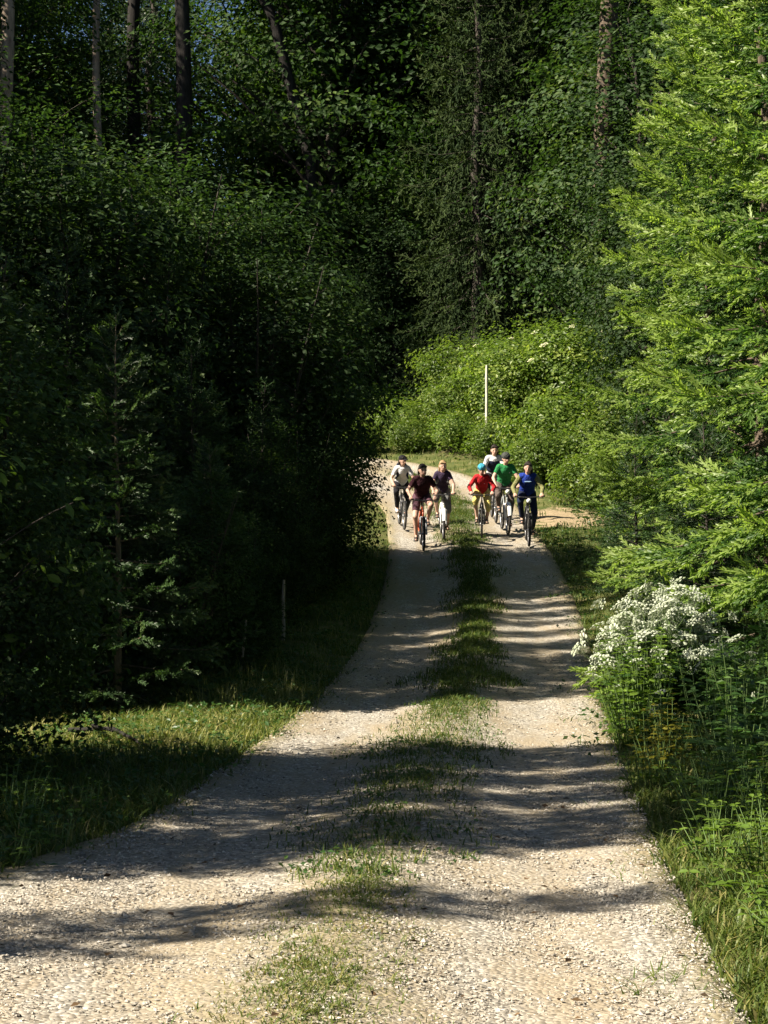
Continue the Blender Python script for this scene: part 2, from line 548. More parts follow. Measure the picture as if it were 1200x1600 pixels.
def spruce_geo(H, R, z0, dz, nb, seed, spacing, shoot, shoot_len, droop=.25, e_low=-12, e_top=38, power=.75, trunk_r=None, twig=.42, hang=0.15, young=0.0, trunk_sides=8, new_growth=.5, jitter=.28):
    r = np.random.default_rng(seed)
    wood, nee = Geo(), Geo()
    trunk_r = trunk_r or H * .011
    k = 14
    tz = np.linspace(-.25, H, k)
    bend = np.column_stack([.012 * H * np.sin(tz * 1.1 + seed), .012 * H * np.sin(tz * .9 + 2 * seed), tz]) * (np.minimum(tz / H, 1)[:, None] * np.array([1, 1, 0]) + np.array([0, 0, 1]))
    tubes(wood, bend, np.maximum(trunk_r * (1 - tz / H) ** .85 , .006) * (1 + .25 * np.exp(-np.maximum(tz, 0) * 3)), trunk_sides)
    bp, br = [], []
    SP, SD, SL, ST = [], [], [], []
    z = z0
    tip_d = np.array([0, 0, 1.])
    while z < H - .06:
        f = (z - z0) / (H - z0)
        env = R * (1 - f) ** power
        n = nb if f < .85 else max(3, nb - 2)
        a0 = r.uniform(0, 2 * PI)
        for b in range(n):
            az = a0 + b * 2 * PI / n + r.normal(0, .18)
            L = env * r.uniform(.72, 1.12) + .05
            zz = z + r.normal(0, dz * jitter)
            e0 = math.radians(e_low + (e_top - e_low) * f ** 1.3 + r.normal(0, 5))
            t = np.linspace(0, 1, 8)
            rad = L * t * math.cos(e0) * (1 - .04 * t)
            up = L * (math.sin(e0) * t - droop * (1 - f * .6) * (t ** 1.5) * .9 + droop * .55 * t ** 3.2)
            sway = L * .08 * r.normal() * t ** 2
            ca, sa = math.cos(az), math.sin(az)
            i0 = np.interp(zz, tz, np.arange(k))
            base = np.array([np.interp(zz, tz, bend[:, 0]), np.interp(zz, tz, bend[:, 1]), zz])
            P = base + np.column_stack([rad * ca - sway * sa, rad * sa + sway * ca, up])
            bp.append(P); br.append(np.linspace(.004 + L * .009, .003, 8))
            # twigs on both sides, and shoots along them
            nt_ = max(2, int(L / (spacing * 1.6)))
            tt = np.linspace(.16 if L > .6 else .08, .97, nt_) + r.normal(0, .012, nt_)
            tt = np.clip(tt, .05, 1)
            for sgn in (-1, 1):
                pos = np.stack([np.interp(tt, t, P[:, i]) for i in range(3)], 1)
                tan = np.stack([np.interp(tt, t, np.gradient(P[:, i])) for i in range(3)], 1)
                tan = unit(tan)
                side = unit(np.cross(np.array([0, 0, 1.]), tan)) * sgn
                tl = L * twig * (1.02 - tt) ** .8 * r.uniform(.7, 1.2, nt_) + shoot_len * .5
                tl = np.minimum(tl, L * .6)
                ang = np.radians(r.uniform(38, 62, nt_))
                d = unit(tan * np.cos(ang)[:, None] + side * np.sin(ang)[:, None] + np.array([0, 0, -1.]) * (hang * r.uniform(.3, 1.6, nt_))[:, None])
                for j in range(nt_):
                    ns = max(1, int(tl[j] / spacing))
                    u = (np.arange(ns) + r.uniform(.2, .8)) / ns
                    q = pos[j] + d[j] * (u * tl[j])[:, None] + np.array([0, 0, -1.]) * (hang * .5 * u ** 2 * tl[j])[:, None]
                    s2 = np.cross(d[j], np.array([0, 0, 1.]))
                    sg = np.where(np.arange(ns) % 2 == 0, 1, -1) * r.uniform(.2, .9, ns)
                    dd_ = unit(d[j][None] + s2[None] * sg[:, None] + r.normal(0, .16, (ns, 3)) + np.array([0, 0, 1.]) * r.uniform(-.25 - hang, .25, ns)[:, None])
                    SP.append(q); SD.append(dd_)
                    SL.append(shoot_len * r.uniform(.7, 1.25, ns))
                    # shoots near the outside of the crown are the fresh ones
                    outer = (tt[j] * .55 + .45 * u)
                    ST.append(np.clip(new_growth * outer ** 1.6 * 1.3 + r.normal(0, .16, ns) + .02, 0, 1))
            ns = max(2, int(L / (spacing * .8)))
            u = np.linspace(.25, 1, ns)
            q = np.stack([np.interp(u, t, P[:, i]) for i in range(3)], 1)
            tan = unit(np.stack([np.interp(u, t, np.gradient(P[:, i])) for i in range(3)], 1))
            SP.append(q); SD.append(unit(tan + r.normal(0, .35, (ns, 3)))); SL.append(shoot_len * r.uniform(.8, 1.3, ns))
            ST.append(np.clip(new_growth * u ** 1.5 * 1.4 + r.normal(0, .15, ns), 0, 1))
        z += dz * r.uniform(.75, 1.25) * (1 + young * f)
    # leader
    ns = max(3, int(.5 / spacing * .6))
    q = np.column_stack([np.full(ns, bend[-1, 0]), np.full(ns, bend[-1, 1]), np.linspace(H - .35, H, ns)])
    an = r.uniform(0, 2 * PI, ns)
    SP.append(q); SD.append(unit(np.column_stack([np.cos(an), np.sin(an), np.full(ns, 1.1)]))); SL.append(np.full(ns, shoot_len)); ST.append(np.full(ns, .6))
    tubes(wood, np.array(bp), np.array(br), 4)
    SP = np.concatenate(SP); SD = np.concatenate(SD); SL = np.concatenate(SL); ST = np.concatenate(ST)
    tv, tt_ = shoot
    up = np.tile((0, 0, 1.), (len(SP), 1)) + r.normal(0, .25, (len(SP), 3))
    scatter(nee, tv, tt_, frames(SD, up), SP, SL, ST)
    return wood, nee

def leaves_on(geo, centers, size, per, leaf, leaf_len, r, flat=.45, spread=1.0, tilt=.45, ctint=None, axis=None):
    n = len(centers) * per
    c = np.repeat(centers, per, 0)
    sz = np.repeat(np.broadcast_to(size, (len(centers),)), per)
    off = r.normal(0, 1, (n, 3))
    off = off / np.maximum(1, np.linalg.norm(off, axis=1, keepdims=True) / 1.7)
    P = c + off * sz[:, None] * np.array([spread, spread, flat])
    az = r.uniform(0, 2 * PI, n)
    out = np.column_stack([np.cos(az), np.sin(az), np.zeros(n)]) + .6 * off * np.array([1, 1, 0])
    d = unit(out + np.array([0, 0, -1]) * r.uniform(-.15, .75, n)[:, None])
    nrm = np.array([0, 0, 1.]) * np.ones((n, 1))
    if axis is not None:      # leaves turn their faces outwards to the light
        ow = unit((P - np.array([0, 0, axis[0]])) / np.array([axis[1], axis[1], axis[2]]))
        nrm = nrm * .55 + ow * .85
    up = unit(nrm + r.normal(0, tilt, (n, 3)))
    d = unit(d - up * (d * up).sum(1, keepdims=True) * .8)
    ct = r.normal(0, .2, len(centers)) if ctint is None else ctint
    tint = np.clip(.45 + np.repeat(ct, per) + r.normal(0, .15, n), 0, 1)
    scatter(geo, leaf[0], leaf[1], frames(d, up), P, leaf_len * r.uniform(.65, 1.25, n), tint)

def broad_geo(H, R, base, n_cl, per, leaf, leaf_len, seed, trunk_r=.12, clump=.55, flat=.45, limbs=26, path=None, shell=.55, squash=1.0, tilt=.45, stems=1, side=7):
    """a tapered trunk with limbs, and leaf clumps through the crown"""
    r = np.random.default_rng(seed)
    wood, lf = Geo(), Geo()
    cz, hz = (base + H) / 2, (H - base) / 2
    u = r.normal(0, 1, (n_cl, 3)); u = unit(u)
    rad = r.random(n_cl) ** (1 / 3) ; rad = shell + (1 - shell) * rad
    rad *= np.clip(1 + .22 * np.sin(3 * np.arctan2(u[:, 1], u[:, 0]) + seed) * np.cos(2.2 * u[:, 2] + seed), .6, 1.3)
    C = u * rad[:, None] * np.array([R, R, hz]) + np.array([0, 0, cz])
    # fill: some clumps deep inside
    C[: n_cl // 4] = (u * r.random(n_cl)[:, None])[: n_cl // 4] * np.array([R, R, hz]) * .8 + np.array([0, 0, cz])
    C[:, 2] = np.maximum(C[:, 2], .12)
    tops = []
    for s in range(stems):
        if path is not None:
            P = np.array(path, float)
            k = len(P)
        else:
            k = 9
            zz = np.linspace(-.2, H * .92, k)
            lean = r.normal(0, .05 if stems == 1 else .35, 2)
            P = np.column_stack([lean[0] * zz * .5 + .03 * H * np.sin(zz * .7 + seed + s) * (zz / H), lean[1] * zz * .5 + .03 * H * np.sin(zz * .6 + 2 + seed + s) * (zz / H), zz])
            if stems > 1:
                P[:, :2] += r.normal(0, .12, 2)
        tr = trunk_r * np.linspace(1, .12, k) ** .9
        tr[0] *= 1.35
        tubes(wood, P, tr, side)
        tops.append((P, tr))
    order = r.permutation(n_cl)[:limbs]
    bp, br = [], []
    for i in order:
        P, tr = tops[r.integers(len(tops))]
        c = C[i]
        zt = max(.15, c[2] - (.3 + .5 * r.random()) * np.linalg.norm(c[:2]) - .1 * H * r.random())
        a = np.array([np.interp(zt, P[:, 2], P[:, j]) for j in range(3)])
        r0 = np.interp(zt, P[:, 2], tr) * .5
        t = np.linspace(0, 1, 6)[:, None]
        mid = (a + c) / 2 + np.array([0, 0, .12 * np.linalg.norm(c - a)]) + r.normal(0, .05, 3) * np.linalg.norm(c - a)
        bp.append((1 - t) ** 2 * a + 2 * t * (1 - t) * mid + t ** 2 * c)
        br.append(np.linspace(max(r0, .006), .004, 6))
    if bp:
        tubes(wood, np.array(bp), np.array(br), 4)
    leaves_on(lf, C, clump * r.uniform(.6, 1.3, n_cl), per, leaf, leaf_len, r, flat, 1.0, tilt, None, (cz, R, hz))
    return wood, lf

ORD = ['first', 'second', 'third', 'fourth', 'fifth', 'sixth', 'seventh', 'eighth', 'ninth', 'tenth', 'eleventh', 'twelfth', 'thirteenth', 'fourteenth', 'fifteenth', 'sixteenth', 'seventeenth', 'eighteenth', 'nineteenth', 'twentieth']
def number(objs, text):
    """label alike plants by their order across the view; text holds one %s"""
    for i, o in enumerate(sorted(objs, key=lambda q: q.location.x / q.location.y)):
        o['label'] = text % ORD[i]
PROTO = {}
def proto(key, wood, leaf, wood_mat, leaf_mat_):
    PROTO[key] = (wood.mesh(key + ' trunk', wood_mat, True), leaf.mesh(key + ' crown', leaf_mat_))
def plant(key, name, label, cat, x, y, s=1.0, rz=None, group=None, sz=None, dz=0.0, names=('trunk', 'crown')):
    rz = rng.uniform(0, 2 * PI) if rz is None else rz
    o = thing(name, label, cat, (x, y, g1(x, y) + dz), rz, group, (s, s, sz or s))
    for nm, me in zip(names, PROTO[key]):
        obj(nm, me, o)
    return o

# hero spruce, young spruces, tall spruces
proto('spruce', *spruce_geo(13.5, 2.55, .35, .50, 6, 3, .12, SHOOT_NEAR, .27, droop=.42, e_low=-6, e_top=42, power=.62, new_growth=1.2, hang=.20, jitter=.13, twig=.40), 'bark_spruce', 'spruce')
proto('young', *spruce_geo(4.2, 1.3, .15, .26, 6, 5, .075, SHOOT_MID, .16, droop=.2, e_low=2, e_top=48, power=.85, trunk_r=.045, new_growth=.45), 'bark_dark', 'spruce_young')
proto('sparse', *spruce_geo(4.2, 1.15, .2, .27, 6, 8, .065, SHOOT_NEAR, .17, droop=.22, e_low=-4, e_top=40, power=.8, trunk_r=.045, new_growth=.5), 'bark_young', 'spruce_young')
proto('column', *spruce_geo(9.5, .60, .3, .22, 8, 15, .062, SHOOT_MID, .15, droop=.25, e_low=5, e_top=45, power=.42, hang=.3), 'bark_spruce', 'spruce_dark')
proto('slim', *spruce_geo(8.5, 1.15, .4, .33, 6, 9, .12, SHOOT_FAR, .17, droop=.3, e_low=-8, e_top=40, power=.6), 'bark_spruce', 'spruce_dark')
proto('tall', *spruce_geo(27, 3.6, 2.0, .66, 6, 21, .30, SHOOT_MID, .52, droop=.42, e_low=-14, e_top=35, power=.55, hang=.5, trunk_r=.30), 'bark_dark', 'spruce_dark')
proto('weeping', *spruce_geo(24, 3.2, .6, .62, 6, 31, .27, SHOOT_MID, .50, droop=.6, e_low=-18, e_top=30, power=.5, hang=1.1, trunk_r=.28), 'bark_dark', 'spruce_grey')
# broadleaf
proto('beech', *broad_geo(22, 5.2, 2.0, 560, 60, LEAF_FAR, .21, 41, .30, .75, .35, 60), 'bark_dark', 'beech')
proto('maple', *broad_geo(19, 4.6, .8, 520, 60, LEAF_FAR, .22, 47, .26, .75, .45, 60), 'bark_dark', 'beech')
proto('canopy', *broad_geo(24, 6.0, 10, 520, 60, LEAF_FAR, .22, 45, .28, .85, .35, 50), 'bark_dark', 'beech')
proto('pine', *broad_geo(12, 1.7, 7.3, 170, 60, LEAF_FAR, .14, 46, .14, .42, .4, 20), 'bark_spruce', 'spruce_dark')
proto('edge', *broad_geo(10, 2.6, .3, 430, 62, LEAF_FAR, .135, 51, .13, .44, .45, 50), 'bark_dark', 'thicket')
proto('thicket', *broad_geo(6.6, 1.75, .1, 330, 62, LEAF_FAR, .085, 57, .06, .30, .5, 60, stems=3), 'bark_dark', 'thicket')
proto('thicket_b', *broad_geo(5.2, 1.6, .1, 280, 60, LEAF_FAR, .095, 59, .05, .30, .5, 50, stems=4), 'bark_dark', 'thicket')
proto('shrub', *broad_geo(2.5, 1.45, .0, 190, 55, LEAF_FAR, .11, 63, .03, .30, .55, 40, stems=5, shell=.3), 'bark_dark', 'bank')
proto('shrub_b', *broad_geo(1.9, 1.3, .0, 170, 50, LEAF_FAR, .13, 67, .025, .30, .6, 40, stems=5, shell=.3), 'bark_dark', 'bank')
proto('sapling', *broad_geo(2.9, .8, .7, 46, 13, LEAF_NEAR, .10, 71, .02, .16, .5, 30, stems=1), 'bark_dark', 'lime_herb')

# ------------------------------------------------------------------ trees on the right of the track
plant('spruce', 'spruce_tree', 'sunlit spruce with yellow-green shoots filling the upper right edge', 'tree', 4.75, 19.2, 1.0, 0.6)
plant('spruce', 'spruce_tree', 'shaded spruce directly behind the brightly sunlit one, reaching the track edge', 'tree', 5.05, 25.5, .92, 2.4)
plant('spruce', 'spruce_tree', 'dark spruce at right of track just before the riders', 'tree', 5.4, 31.5, .9, 4.1)
plant('young', 'young_spruce', 'low young spruce tucked under the sunlit spruce behind cow parsley', 'tree', 3.6, 21.5, .75, 1.0)
plant('young', 'young_spruce', 'small dark spruce crowding the right track edge below the riders', 'tree', 3.75, 28.5, .65, 3.0)
row2 = []
for (x, y, s) in ((7.6, 22.5, 1.0), (8.6, 28, 1.05), (8.4, 35, 1.0), (8.4, 41, 1.0)):
    row2.append(plant('spruce', 'spruce_tree', 'dark spruce in the row behind those edging the track', 'tree', x, y, s, None, 'second row of dark spruces'))
number(row2, 'dark spruce in the row behind those edging the track, %s from the left')
plant('edge', 'edge_tree', 'leafy tree behind the dark spruces, right of the sunlit bank', 'tree', 6.5, 43.5, .75)

# ------------------------------------------------------------------ thicket on the left of the track
plant('sparse', 'young_spruce', 'slender young spruce standing clear of the dark thicket on the left', 'tree', -2.58, 18.6, .91, .9)
plant('young', 'young_spruce', 'bushy young spruce at the left picture edge beside the slender one', 'tree', -4.35, 20.6, 1.15, 2.0)
plant('young', 'young_spruce', 'young spruce with light tips in front of the left thicket, at the picture edge', 'tree', -3.75, 18.8, 1.05, 4.0)
plant('sparse', 'young_spruce', 'pointed young spruce right of the slender one, against the dark thicket', 'tree', -1.95, 21.6, .62, 2.2)
youngs = []
for (x, y, s) in ((-2.15, 22.8, .62), (-3.3, 23.6, .85), (-2.5, 25.2, .9), (-4.1, 25.0, 1.2), (-1.7, 27.2, .75), (-3.1, 27.6, 1.2), (-5.2, 23.0, 1.35)):
    youngs.append(plant('young', 'young_spruce', 'dark young spruce packed into the thicket along the left verge', 'tree', x, y, s, None, 'dark young spruces in the left thicket'))
number(youngs, 'dark young spruce in the left thicket, %s from the left')
plant('thicket', 'leafy_shrub', 'tall leafy bush whose dark edge borders the riders on the left', 'shrub', -1.75, 32.2, .88)
plant('thicket_b', 'leafy_shrub', 'low leafy bush at the track edge just left of the riders', 'shrub', -1.05, 33.5, .62)
lowb = []
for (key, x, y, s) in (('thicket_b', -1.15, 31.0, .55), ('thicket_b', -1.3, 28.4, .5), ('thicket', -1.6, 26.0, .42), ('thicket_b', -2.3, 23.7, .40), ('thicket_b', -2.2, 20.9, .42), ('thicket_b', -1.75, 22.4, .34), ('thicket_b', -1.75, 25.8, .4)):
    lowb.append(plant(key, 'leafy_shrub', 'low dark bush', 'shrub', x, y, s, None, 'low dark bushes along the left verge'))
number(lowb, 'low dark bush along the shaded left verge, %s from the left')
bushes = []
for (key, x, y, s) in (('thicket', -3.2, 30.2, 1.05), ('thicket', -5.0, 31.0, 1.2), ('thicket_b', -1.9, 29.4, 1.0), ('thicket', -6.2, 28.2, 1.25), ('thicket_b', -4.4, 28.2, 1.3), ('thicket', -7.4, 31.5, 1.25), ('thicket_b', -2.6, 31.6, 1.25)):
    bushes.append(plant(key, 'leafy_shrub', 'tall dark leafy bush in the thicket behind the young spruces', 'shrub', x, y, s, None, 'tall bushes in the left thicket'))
number(bushes, 'tall dark leafy bush behind the young spruces, %s from the left')
blacks = []
for (key, x, y, s) in (('thicket_b', -2.80, 13.1, .62), ('thicket_b', -2.72, 12.2, .44), ('thicket', -3.4, 13.5, .62)):
    blacks.append(plant(key, 'leafy_shrub', 'black shaded bush at the lower left edge above the lit grass', 'shrub', x, y, s, None, 'shaded bushes at the lower left edge'))
number(blacks, 'black shaded bush above the lower left grass, %s from the left')
plant('sapling', 'maple_sapling', 'sapling with bright lit leaves poking in at the left edge', 'tree', -2.75, 11.9, .95, 1.2)
# trees further left, whose shadows lie across the track
cast = [('edge', -9.3, 29.4, .8), ('edge', -7.4, 28.9, .7), ('edge', -10.2, 21.2, .85)]
yy = 7.45
for gap in (.0, .04, .10, .03, .12, .05):
    yy += gap + .86
    cast.append(('column', -6.2 + .35 * math.sin(yy * 5), yy - .43, .98 + .1 * math.sin(yy * 7)))
yy = 16.8
for gap in (.0, .12, .05, .16, .08, .22, .06, .14, .10, .24, .06, .12, .2):
    yy += gap + .84
    cast.append(('column', -7.3 + .4 * math.sin(yy * 5), yy - .42, (1.34 if yy < 22 else 1.0) + .10 * math.sin(yy * 7)))
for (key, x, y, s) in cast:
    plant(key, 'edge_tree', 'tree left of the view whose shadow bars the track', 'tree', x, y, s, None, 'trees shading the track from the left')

t = plant('spruce', 'spruce_tree', 'slim spruce left of the view whose shadow crosses the nearest gravel', 'tree', -7.3, 5.75, .40, 1.0, None, .62)
# ------------------------------------------------------------------ sunlit bank and forest behind
bank = []
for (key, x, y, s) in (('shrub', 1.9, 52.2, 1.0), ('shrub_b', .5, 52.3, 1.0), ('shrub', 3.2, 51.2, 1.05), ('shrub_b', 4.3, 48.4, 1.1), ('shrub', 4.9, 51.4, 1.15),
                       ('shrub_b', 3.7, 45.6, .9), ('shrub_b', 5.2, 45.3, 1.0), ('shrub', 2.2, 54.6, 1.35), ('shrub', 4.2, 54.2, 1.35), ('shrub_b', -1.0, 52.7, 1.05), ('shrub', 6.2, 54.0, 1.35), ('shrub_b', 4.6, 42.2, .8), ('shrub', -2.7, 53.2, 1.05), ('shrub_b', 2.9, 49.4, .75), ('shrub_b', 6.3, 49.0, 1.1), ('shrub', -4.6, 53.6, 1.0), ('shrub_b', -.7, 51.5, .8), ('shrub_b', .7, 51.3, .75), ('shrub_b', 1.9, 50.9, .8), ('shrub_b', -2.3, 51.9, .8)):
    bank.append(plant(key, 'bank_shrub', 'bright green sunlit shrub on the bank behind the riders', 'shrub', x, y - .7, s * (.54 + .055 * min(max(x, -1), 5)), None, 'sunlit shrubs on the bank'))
number([q for q in bank if q.location.y > 53], 'sunlit green shrub, %s from the left in the back row on the bank')
number([q for q in bank if q.location.y <= 53], 'bright green shrub, %s from the left in the front row on the bank')
behind = []
for (key, x, y, s, kind) in (('weeping', 3.2, 61, .95, 0), ('beech', -1.5, 63, 1.0, 1), ('tall', 6.6, 62, 1.0, 2), ('maple', 9.2, 58, 1.0, 1), ('maple', 1.0, 67, 1.1, 1),
                             ('beech', -3.9, 68, 1.0, 1), ('weeping', -2.4, 70, 1.0, 0), ('beech', 5.4, 70, 1.1, 1), ('tall', 10.5, 68, 1.0, 2), ('maple', -12.0, 65, .72, 1), ('maple', -13.5, 62, .9, 1), ('beech', 12.5, 62, 1.1, 1), ('edge', -7.6, 63, .8, 1), ('edge', -5.2, 60, .75, 1), ('edge', -9.6, 61, .8, 1), ('edge', 6.5, 51.6, 1.2, 1), ('weeping', 2.8, 57.2, .8, 0), ('tall', -9.6, 79, 1.0, 2), ('beech', -13.2, 88, 1.0, 1), ('tall', -12.2, 92, 1.0, 2), ('edge', 7.6, 54, .9, 1), ('edge', .4, 60.5, .8, 1), ('tall', 13, 52, .9, 2), ('beech', 11.5, 46, .9, 1)):
    behind.append(plant(key, ('weeping_spruce', 'forest_tree', 'tall_spruce')[kind], ('tall grey-green spruce with hanging twigs in the forest behind', 'tall leafy tree in the dark forest behind the bank', 'tall dark spruce in the forest behind the bank')[kind], 'tree', x, y, s, None, ('hanging spruces behind', 'leafy trees behind', 'tall spruces behind')[kind]))
for nm, tx in (('weeping_spruce', 'grey-green spruce with hanging twigs behind the bank, %s from the left'), ('forest_tree', 'leafy tree in the forest behind the bank, %s from the left'), ('tall_spruce', 'tall dark spruce behind the bank, %s from the left')):
    number([q for q in behind if q.name.startswith(nm)], tx)
i = 0
for yy in (80, 88, 97):
    for xx in np.arange(-30, 31, 6.0):
        key = ('beech', 'tall', 'maple')[i % 3]; i += 1
        if abs(xx + .118 * yy) < 4.5:
            continue
        plant(key, ('forest_tree', 'tall_spruce', 'forest_tree')[(i - 1) % 3], ('leafy tree deep in the forest at the back', 'spruce deep in the forest at the back', 'leafy tree deep in the forest at the back')[(i - 1) % 3], 'tree', xx + rng.uniform(-1.5, 1.5), yy + rng.uniform(-2, 2), rng.uniform(.95, 1.2), None, ('leafy trees deep in the forest', 'spruces deep in the forest', 'leafy trees deep in the forest')[(i - 1) % 3])
for (x, y, s) in ((-15.8, 54.6, .95), (-17, 58, 1.0), (-22, 62, 1.0), (-19, 67, 1.1), (-26, 55, .9), (-24, 70, 1.1), (-15.5, 72, 1.1)):  # mostly out of view, added to keep the forest behind in shade
    plant('beech', 'forest_tree', 'tall leafy tree added at the far left to shade the forest', 'tree', x, y, s, None, 'tall trees on the far left')

# tall bare trunks that show against the light, upper left
def trunk_tree(label, x, y, r0, H, mat, lean=(0, 0), seed=1):
    o = thing('pine_tree', label, 'tree', (x, y, g1(x, y)))
    g = Geo()
    zz = np.linspace(-.3, H, 16)
    P = np.column_stack([lean[0] * zz + .08 * np.sin(zz * .5 + seed), lean[1] * zz + .08 * np.sin(zz * .4 + 1), zz])
    tubes(g, P, r0 * (1 - .55 * zz / H), 10)
    obj('trunk', g.mesh('bare trunk', mat, True), o)
    w, l = broad_geo(H + 6, 3.0, H - 5, 150, 50, LEAF_FAR, .17, seed, .1, .6, .4, 16, path=P[8:])
    obj('limb', w.mesh('pine limbs', mat, True), o)
    obj('crown', l.mesh('pine crown', 'spruce_dark'), o)
    return o
trunk_tree('straight dark trunk standing against the light at upper left', -6.4, 60.5, .32, 26, 'bark_shaded', seed=3)
trunk_tree('tall bare brown trunk lit from the side, upper right', 6.05, 53, .36, 22, 'bark_spruce', (.012, 0), seed=14)
trunk_tree('thin pale trunk left of the straight dark one', -9.2, 61.5, .17, 22, 'bark_pale', seed=5)
trunk_tree('thick pale sunlit trunk at the extreme upper left corner', -11.5, 58, .28, 24, 'bark_pale', (.0, 0), seed=8)
trunk_tree('dark trunk between the thin pale one and the straight one', -8.6, 66, .3, 26, 'bark_shaded', seed=11)
# leaning limb tree
o = thing('leaning_tree', 'tree with a dark crooked trunk arching up to the left, upper middle', 'tree', (-2.2, 60.5, g1(-2.2, 60.5)))
g = Geo()
P = np.array([(.1, 0, -.3), (.05, 0, 4), (-.1, 0, 8), (-.8, 0, 10.5), (-1.3, 0, 12.5), (-2.3, 0, 14.5), (-3.4, .3, 16), (-4.2, .5, 18)])
tubes(g, P, np.linspace(.24, .10, len(P)), 9)
obj('trunk', g.mesh('crooked trunk', 'bark_shaded', True), o)
w, l = broad_geo(21, 3.0, 12.5, 130, 55, LEAF_FAR, .17, 91, .08, .6, .4, 20, path=P[3:])
obj('limb', w.mesh('crooked limbs', 'bark_dark', True), o)
obj('crown', l.mesh('crooked crown', 'beech'), o)
# the forest around the photographer: never in view, but it closes off the sky as the real one does
for (key, x, y, s) in (('canopy', 8.0, -2, .95), ('canopy', 8.2, 5, 1.0), ('canopy', 8.6, 12, 1.0), ('canopy', 9.4, 19, 1.0), ('canopy', 10, 26, 1.0), ('canopy', 1.5, -9, 1.0), ('canopy', -6, -12, .9), ('beech', 6.5, -16, .9), ('tall', 13, 8, .8),
                       ('maple', -17, 8, .55), ('maple', -18, 15, .55), ('maple', -17.5, 22, .55), ('maple', -17, 29, .55), ('beech', -26, 12, .85), ('beech', -26, 22, .85), ('beech', -27, 33, .85), ('maple', -17.5, 1, .6), ('beech', -27, 3, .8)):
    plant(key, 'forest_tree', 'tall tree of the surrounding forest, outside the picture', 'tree', x, y, s, None, 'forest around the photographer')

# ------------------------------------------------------------------ grass
def blades(name, label, pts, hmin, hmax, width, mat, lean=.5, tint=(.45, .2), seed=1):
    r = np.random.default_rng(seed)
    n = len(pts)
    h = (hmin + (hmax - hmin) * r.random(n) ** 1.6)
    az = r.uniform(0, 2 * PI, n)
    d = np.column_stack([np.cos(az), np.sin(az), np.zeros(n)])
    w = np.column_stack([-np.sin(az), np.cos(az), np.zeros(n)]) * (width * r.uniform(.6, 1.4, n))[:, None]
    l = (r.uniform(.1, 1, n) * lean)[:, None] * h[:, None]
    up = np.array([0, 0, 1.])
    p0 = pts
    p1 = pts + d * l * .35 + up * (h * .6)[:, None]
    p2 = pts + d * l * 1.1 + up * (h * r.uniform(.8, 1.0, n))[:, None]
    V = np.stack([p0 - w, p0 + w, p1 - w * .8, p1 + w * .8, p2], 1)
    T = np.array([(0, 1, 3), (0, 3, 2), (2, 3, 4)])[None] + (np.arange(n) * 5)[:, None, None]
    t = np.repeat(np.clip(r.normal(tint[0], tint[1], n), 0, 1), 5)
    return tag(obj(name, mesh_from(name, V, T, mat, t)), label, 'grass', None, 'stuff')

def along(n, y0, y1, d0, d1, seed, surf='ground', patch=None, clump=0.0):
    r = np.random.default_rng(seed)
    s = np.concatenate([[0], np.cumsum(np.hypot(np.diff(_cx), np.diff(_cy)))])
    # parameterise by arc index whose y lies in range
    i0 = np.argmax(_cy > y0); i1 = np.argmax(_cy > y1) if (_cy > y1).any() else len(_cy) - 1
    if y1 > 54:
        i1 = len(_cy) - 40
    u = r.uniform(s[i0], s[i1], n)
    w_ = 1 if patch is None else .75 + .45 * np.sin(u * 1.3 + 2 * np.sin(u * .47)) * np.sin(u * .61 + 1)
    d = r.uniform(d0, d1, n) if patch is None else w_ * np.clip(r.normal(0, (d1 - d0) / 4, n), d0, d1) + (d0 + d1) / 2
    if surf != 'road':
        d = d + np.where(np.abs(d) < HALF + .9, .13 * np.sin(u * 2.3) + .1 * np.sin(u * 5.1 + 1) + .05 * np.sin(u * 11), 0)
    if clump:
        k = max(1, n // 14)
        j = r.integers(0, k, n)
        u = u[j] + r.normal(0, clump, n); d = d[j] + r.normal(0, clump, n)
    x = np.interp(u, s, _cx) + d * np.interp(u, s, nxv)
    y = np.interp(u, s, _cy) + d * np.interp(u, s, nyv)
    if patch is not None:
        keep = r.random(n) < patch(y, d)
        x, y, d = x[keep], y[keep], d[keep]
    if surf != 'road' and d1 < .5:
        k = road_dist(x, y) < -half_l(y) + .12 + .1 * r.normal(size=len(x))
        x, y, d = x[k], y[k], d[k]
    z = zc(y) + cross_z(d) if surf == 'road' else gz(x, y)
    return np.column_stack([x, y, z - .01])

def strip_density(y, d):
    p = .5 + .5 * np.sin(y * 2.1 + 1.3 * np.sin(y * .9))
    near = np.interp(y, [5, 8, 8.9, 10, 12, 16, 20, 24, 60], [.6, .7, .5, .3, .55, .6, .75, .95, .95])
    return np.clip(near * (.35 + .75 * p), 0, 1)
C1 = along(20000, 5.2, 9, -.45, .45, 1, 'road', strip_density, .03)
C2 = along(24000, 9, 20, -.55, .5, 2, 'road', strip_density, .04)
C3 = along(46000, 20, 47, -.6, .55, 3, 'road', strip_density, .06)
blades('grass', 'short patchy grass on the centre strip near the camera', np.concatenate([C1]), .012, .042, .0028, 'grass', 2.0, (.70, .2), 1)
blades('grass', 'continuous grass of the centre strip below the riders', C3, .03, .12, .005, 'grass', 1.3, (.5, .2), 12)
blades('grass', 'grass tufts along the middle of the track', C2, .02, .085, .0036, 'grass', 1.7, (.55, .22), 2)
L1 = along(26000, 7, 21, -HALF - 1.9, -HALF + .12, 4, clump=.06)
L1b = along(5000, 8, 22, -HALF - .2, -HALF + .22, 44, clump=.06)
L2 = along(15000, 21, 36, -HALF - 2.0, -HALF + .15, 5, clump=.1)
blades('grass', 'grass of the left verge', np.concatenate([L1, L1b, L2]), .04, .16, .005, 'grass', 1.3, (.6, .2), 3)
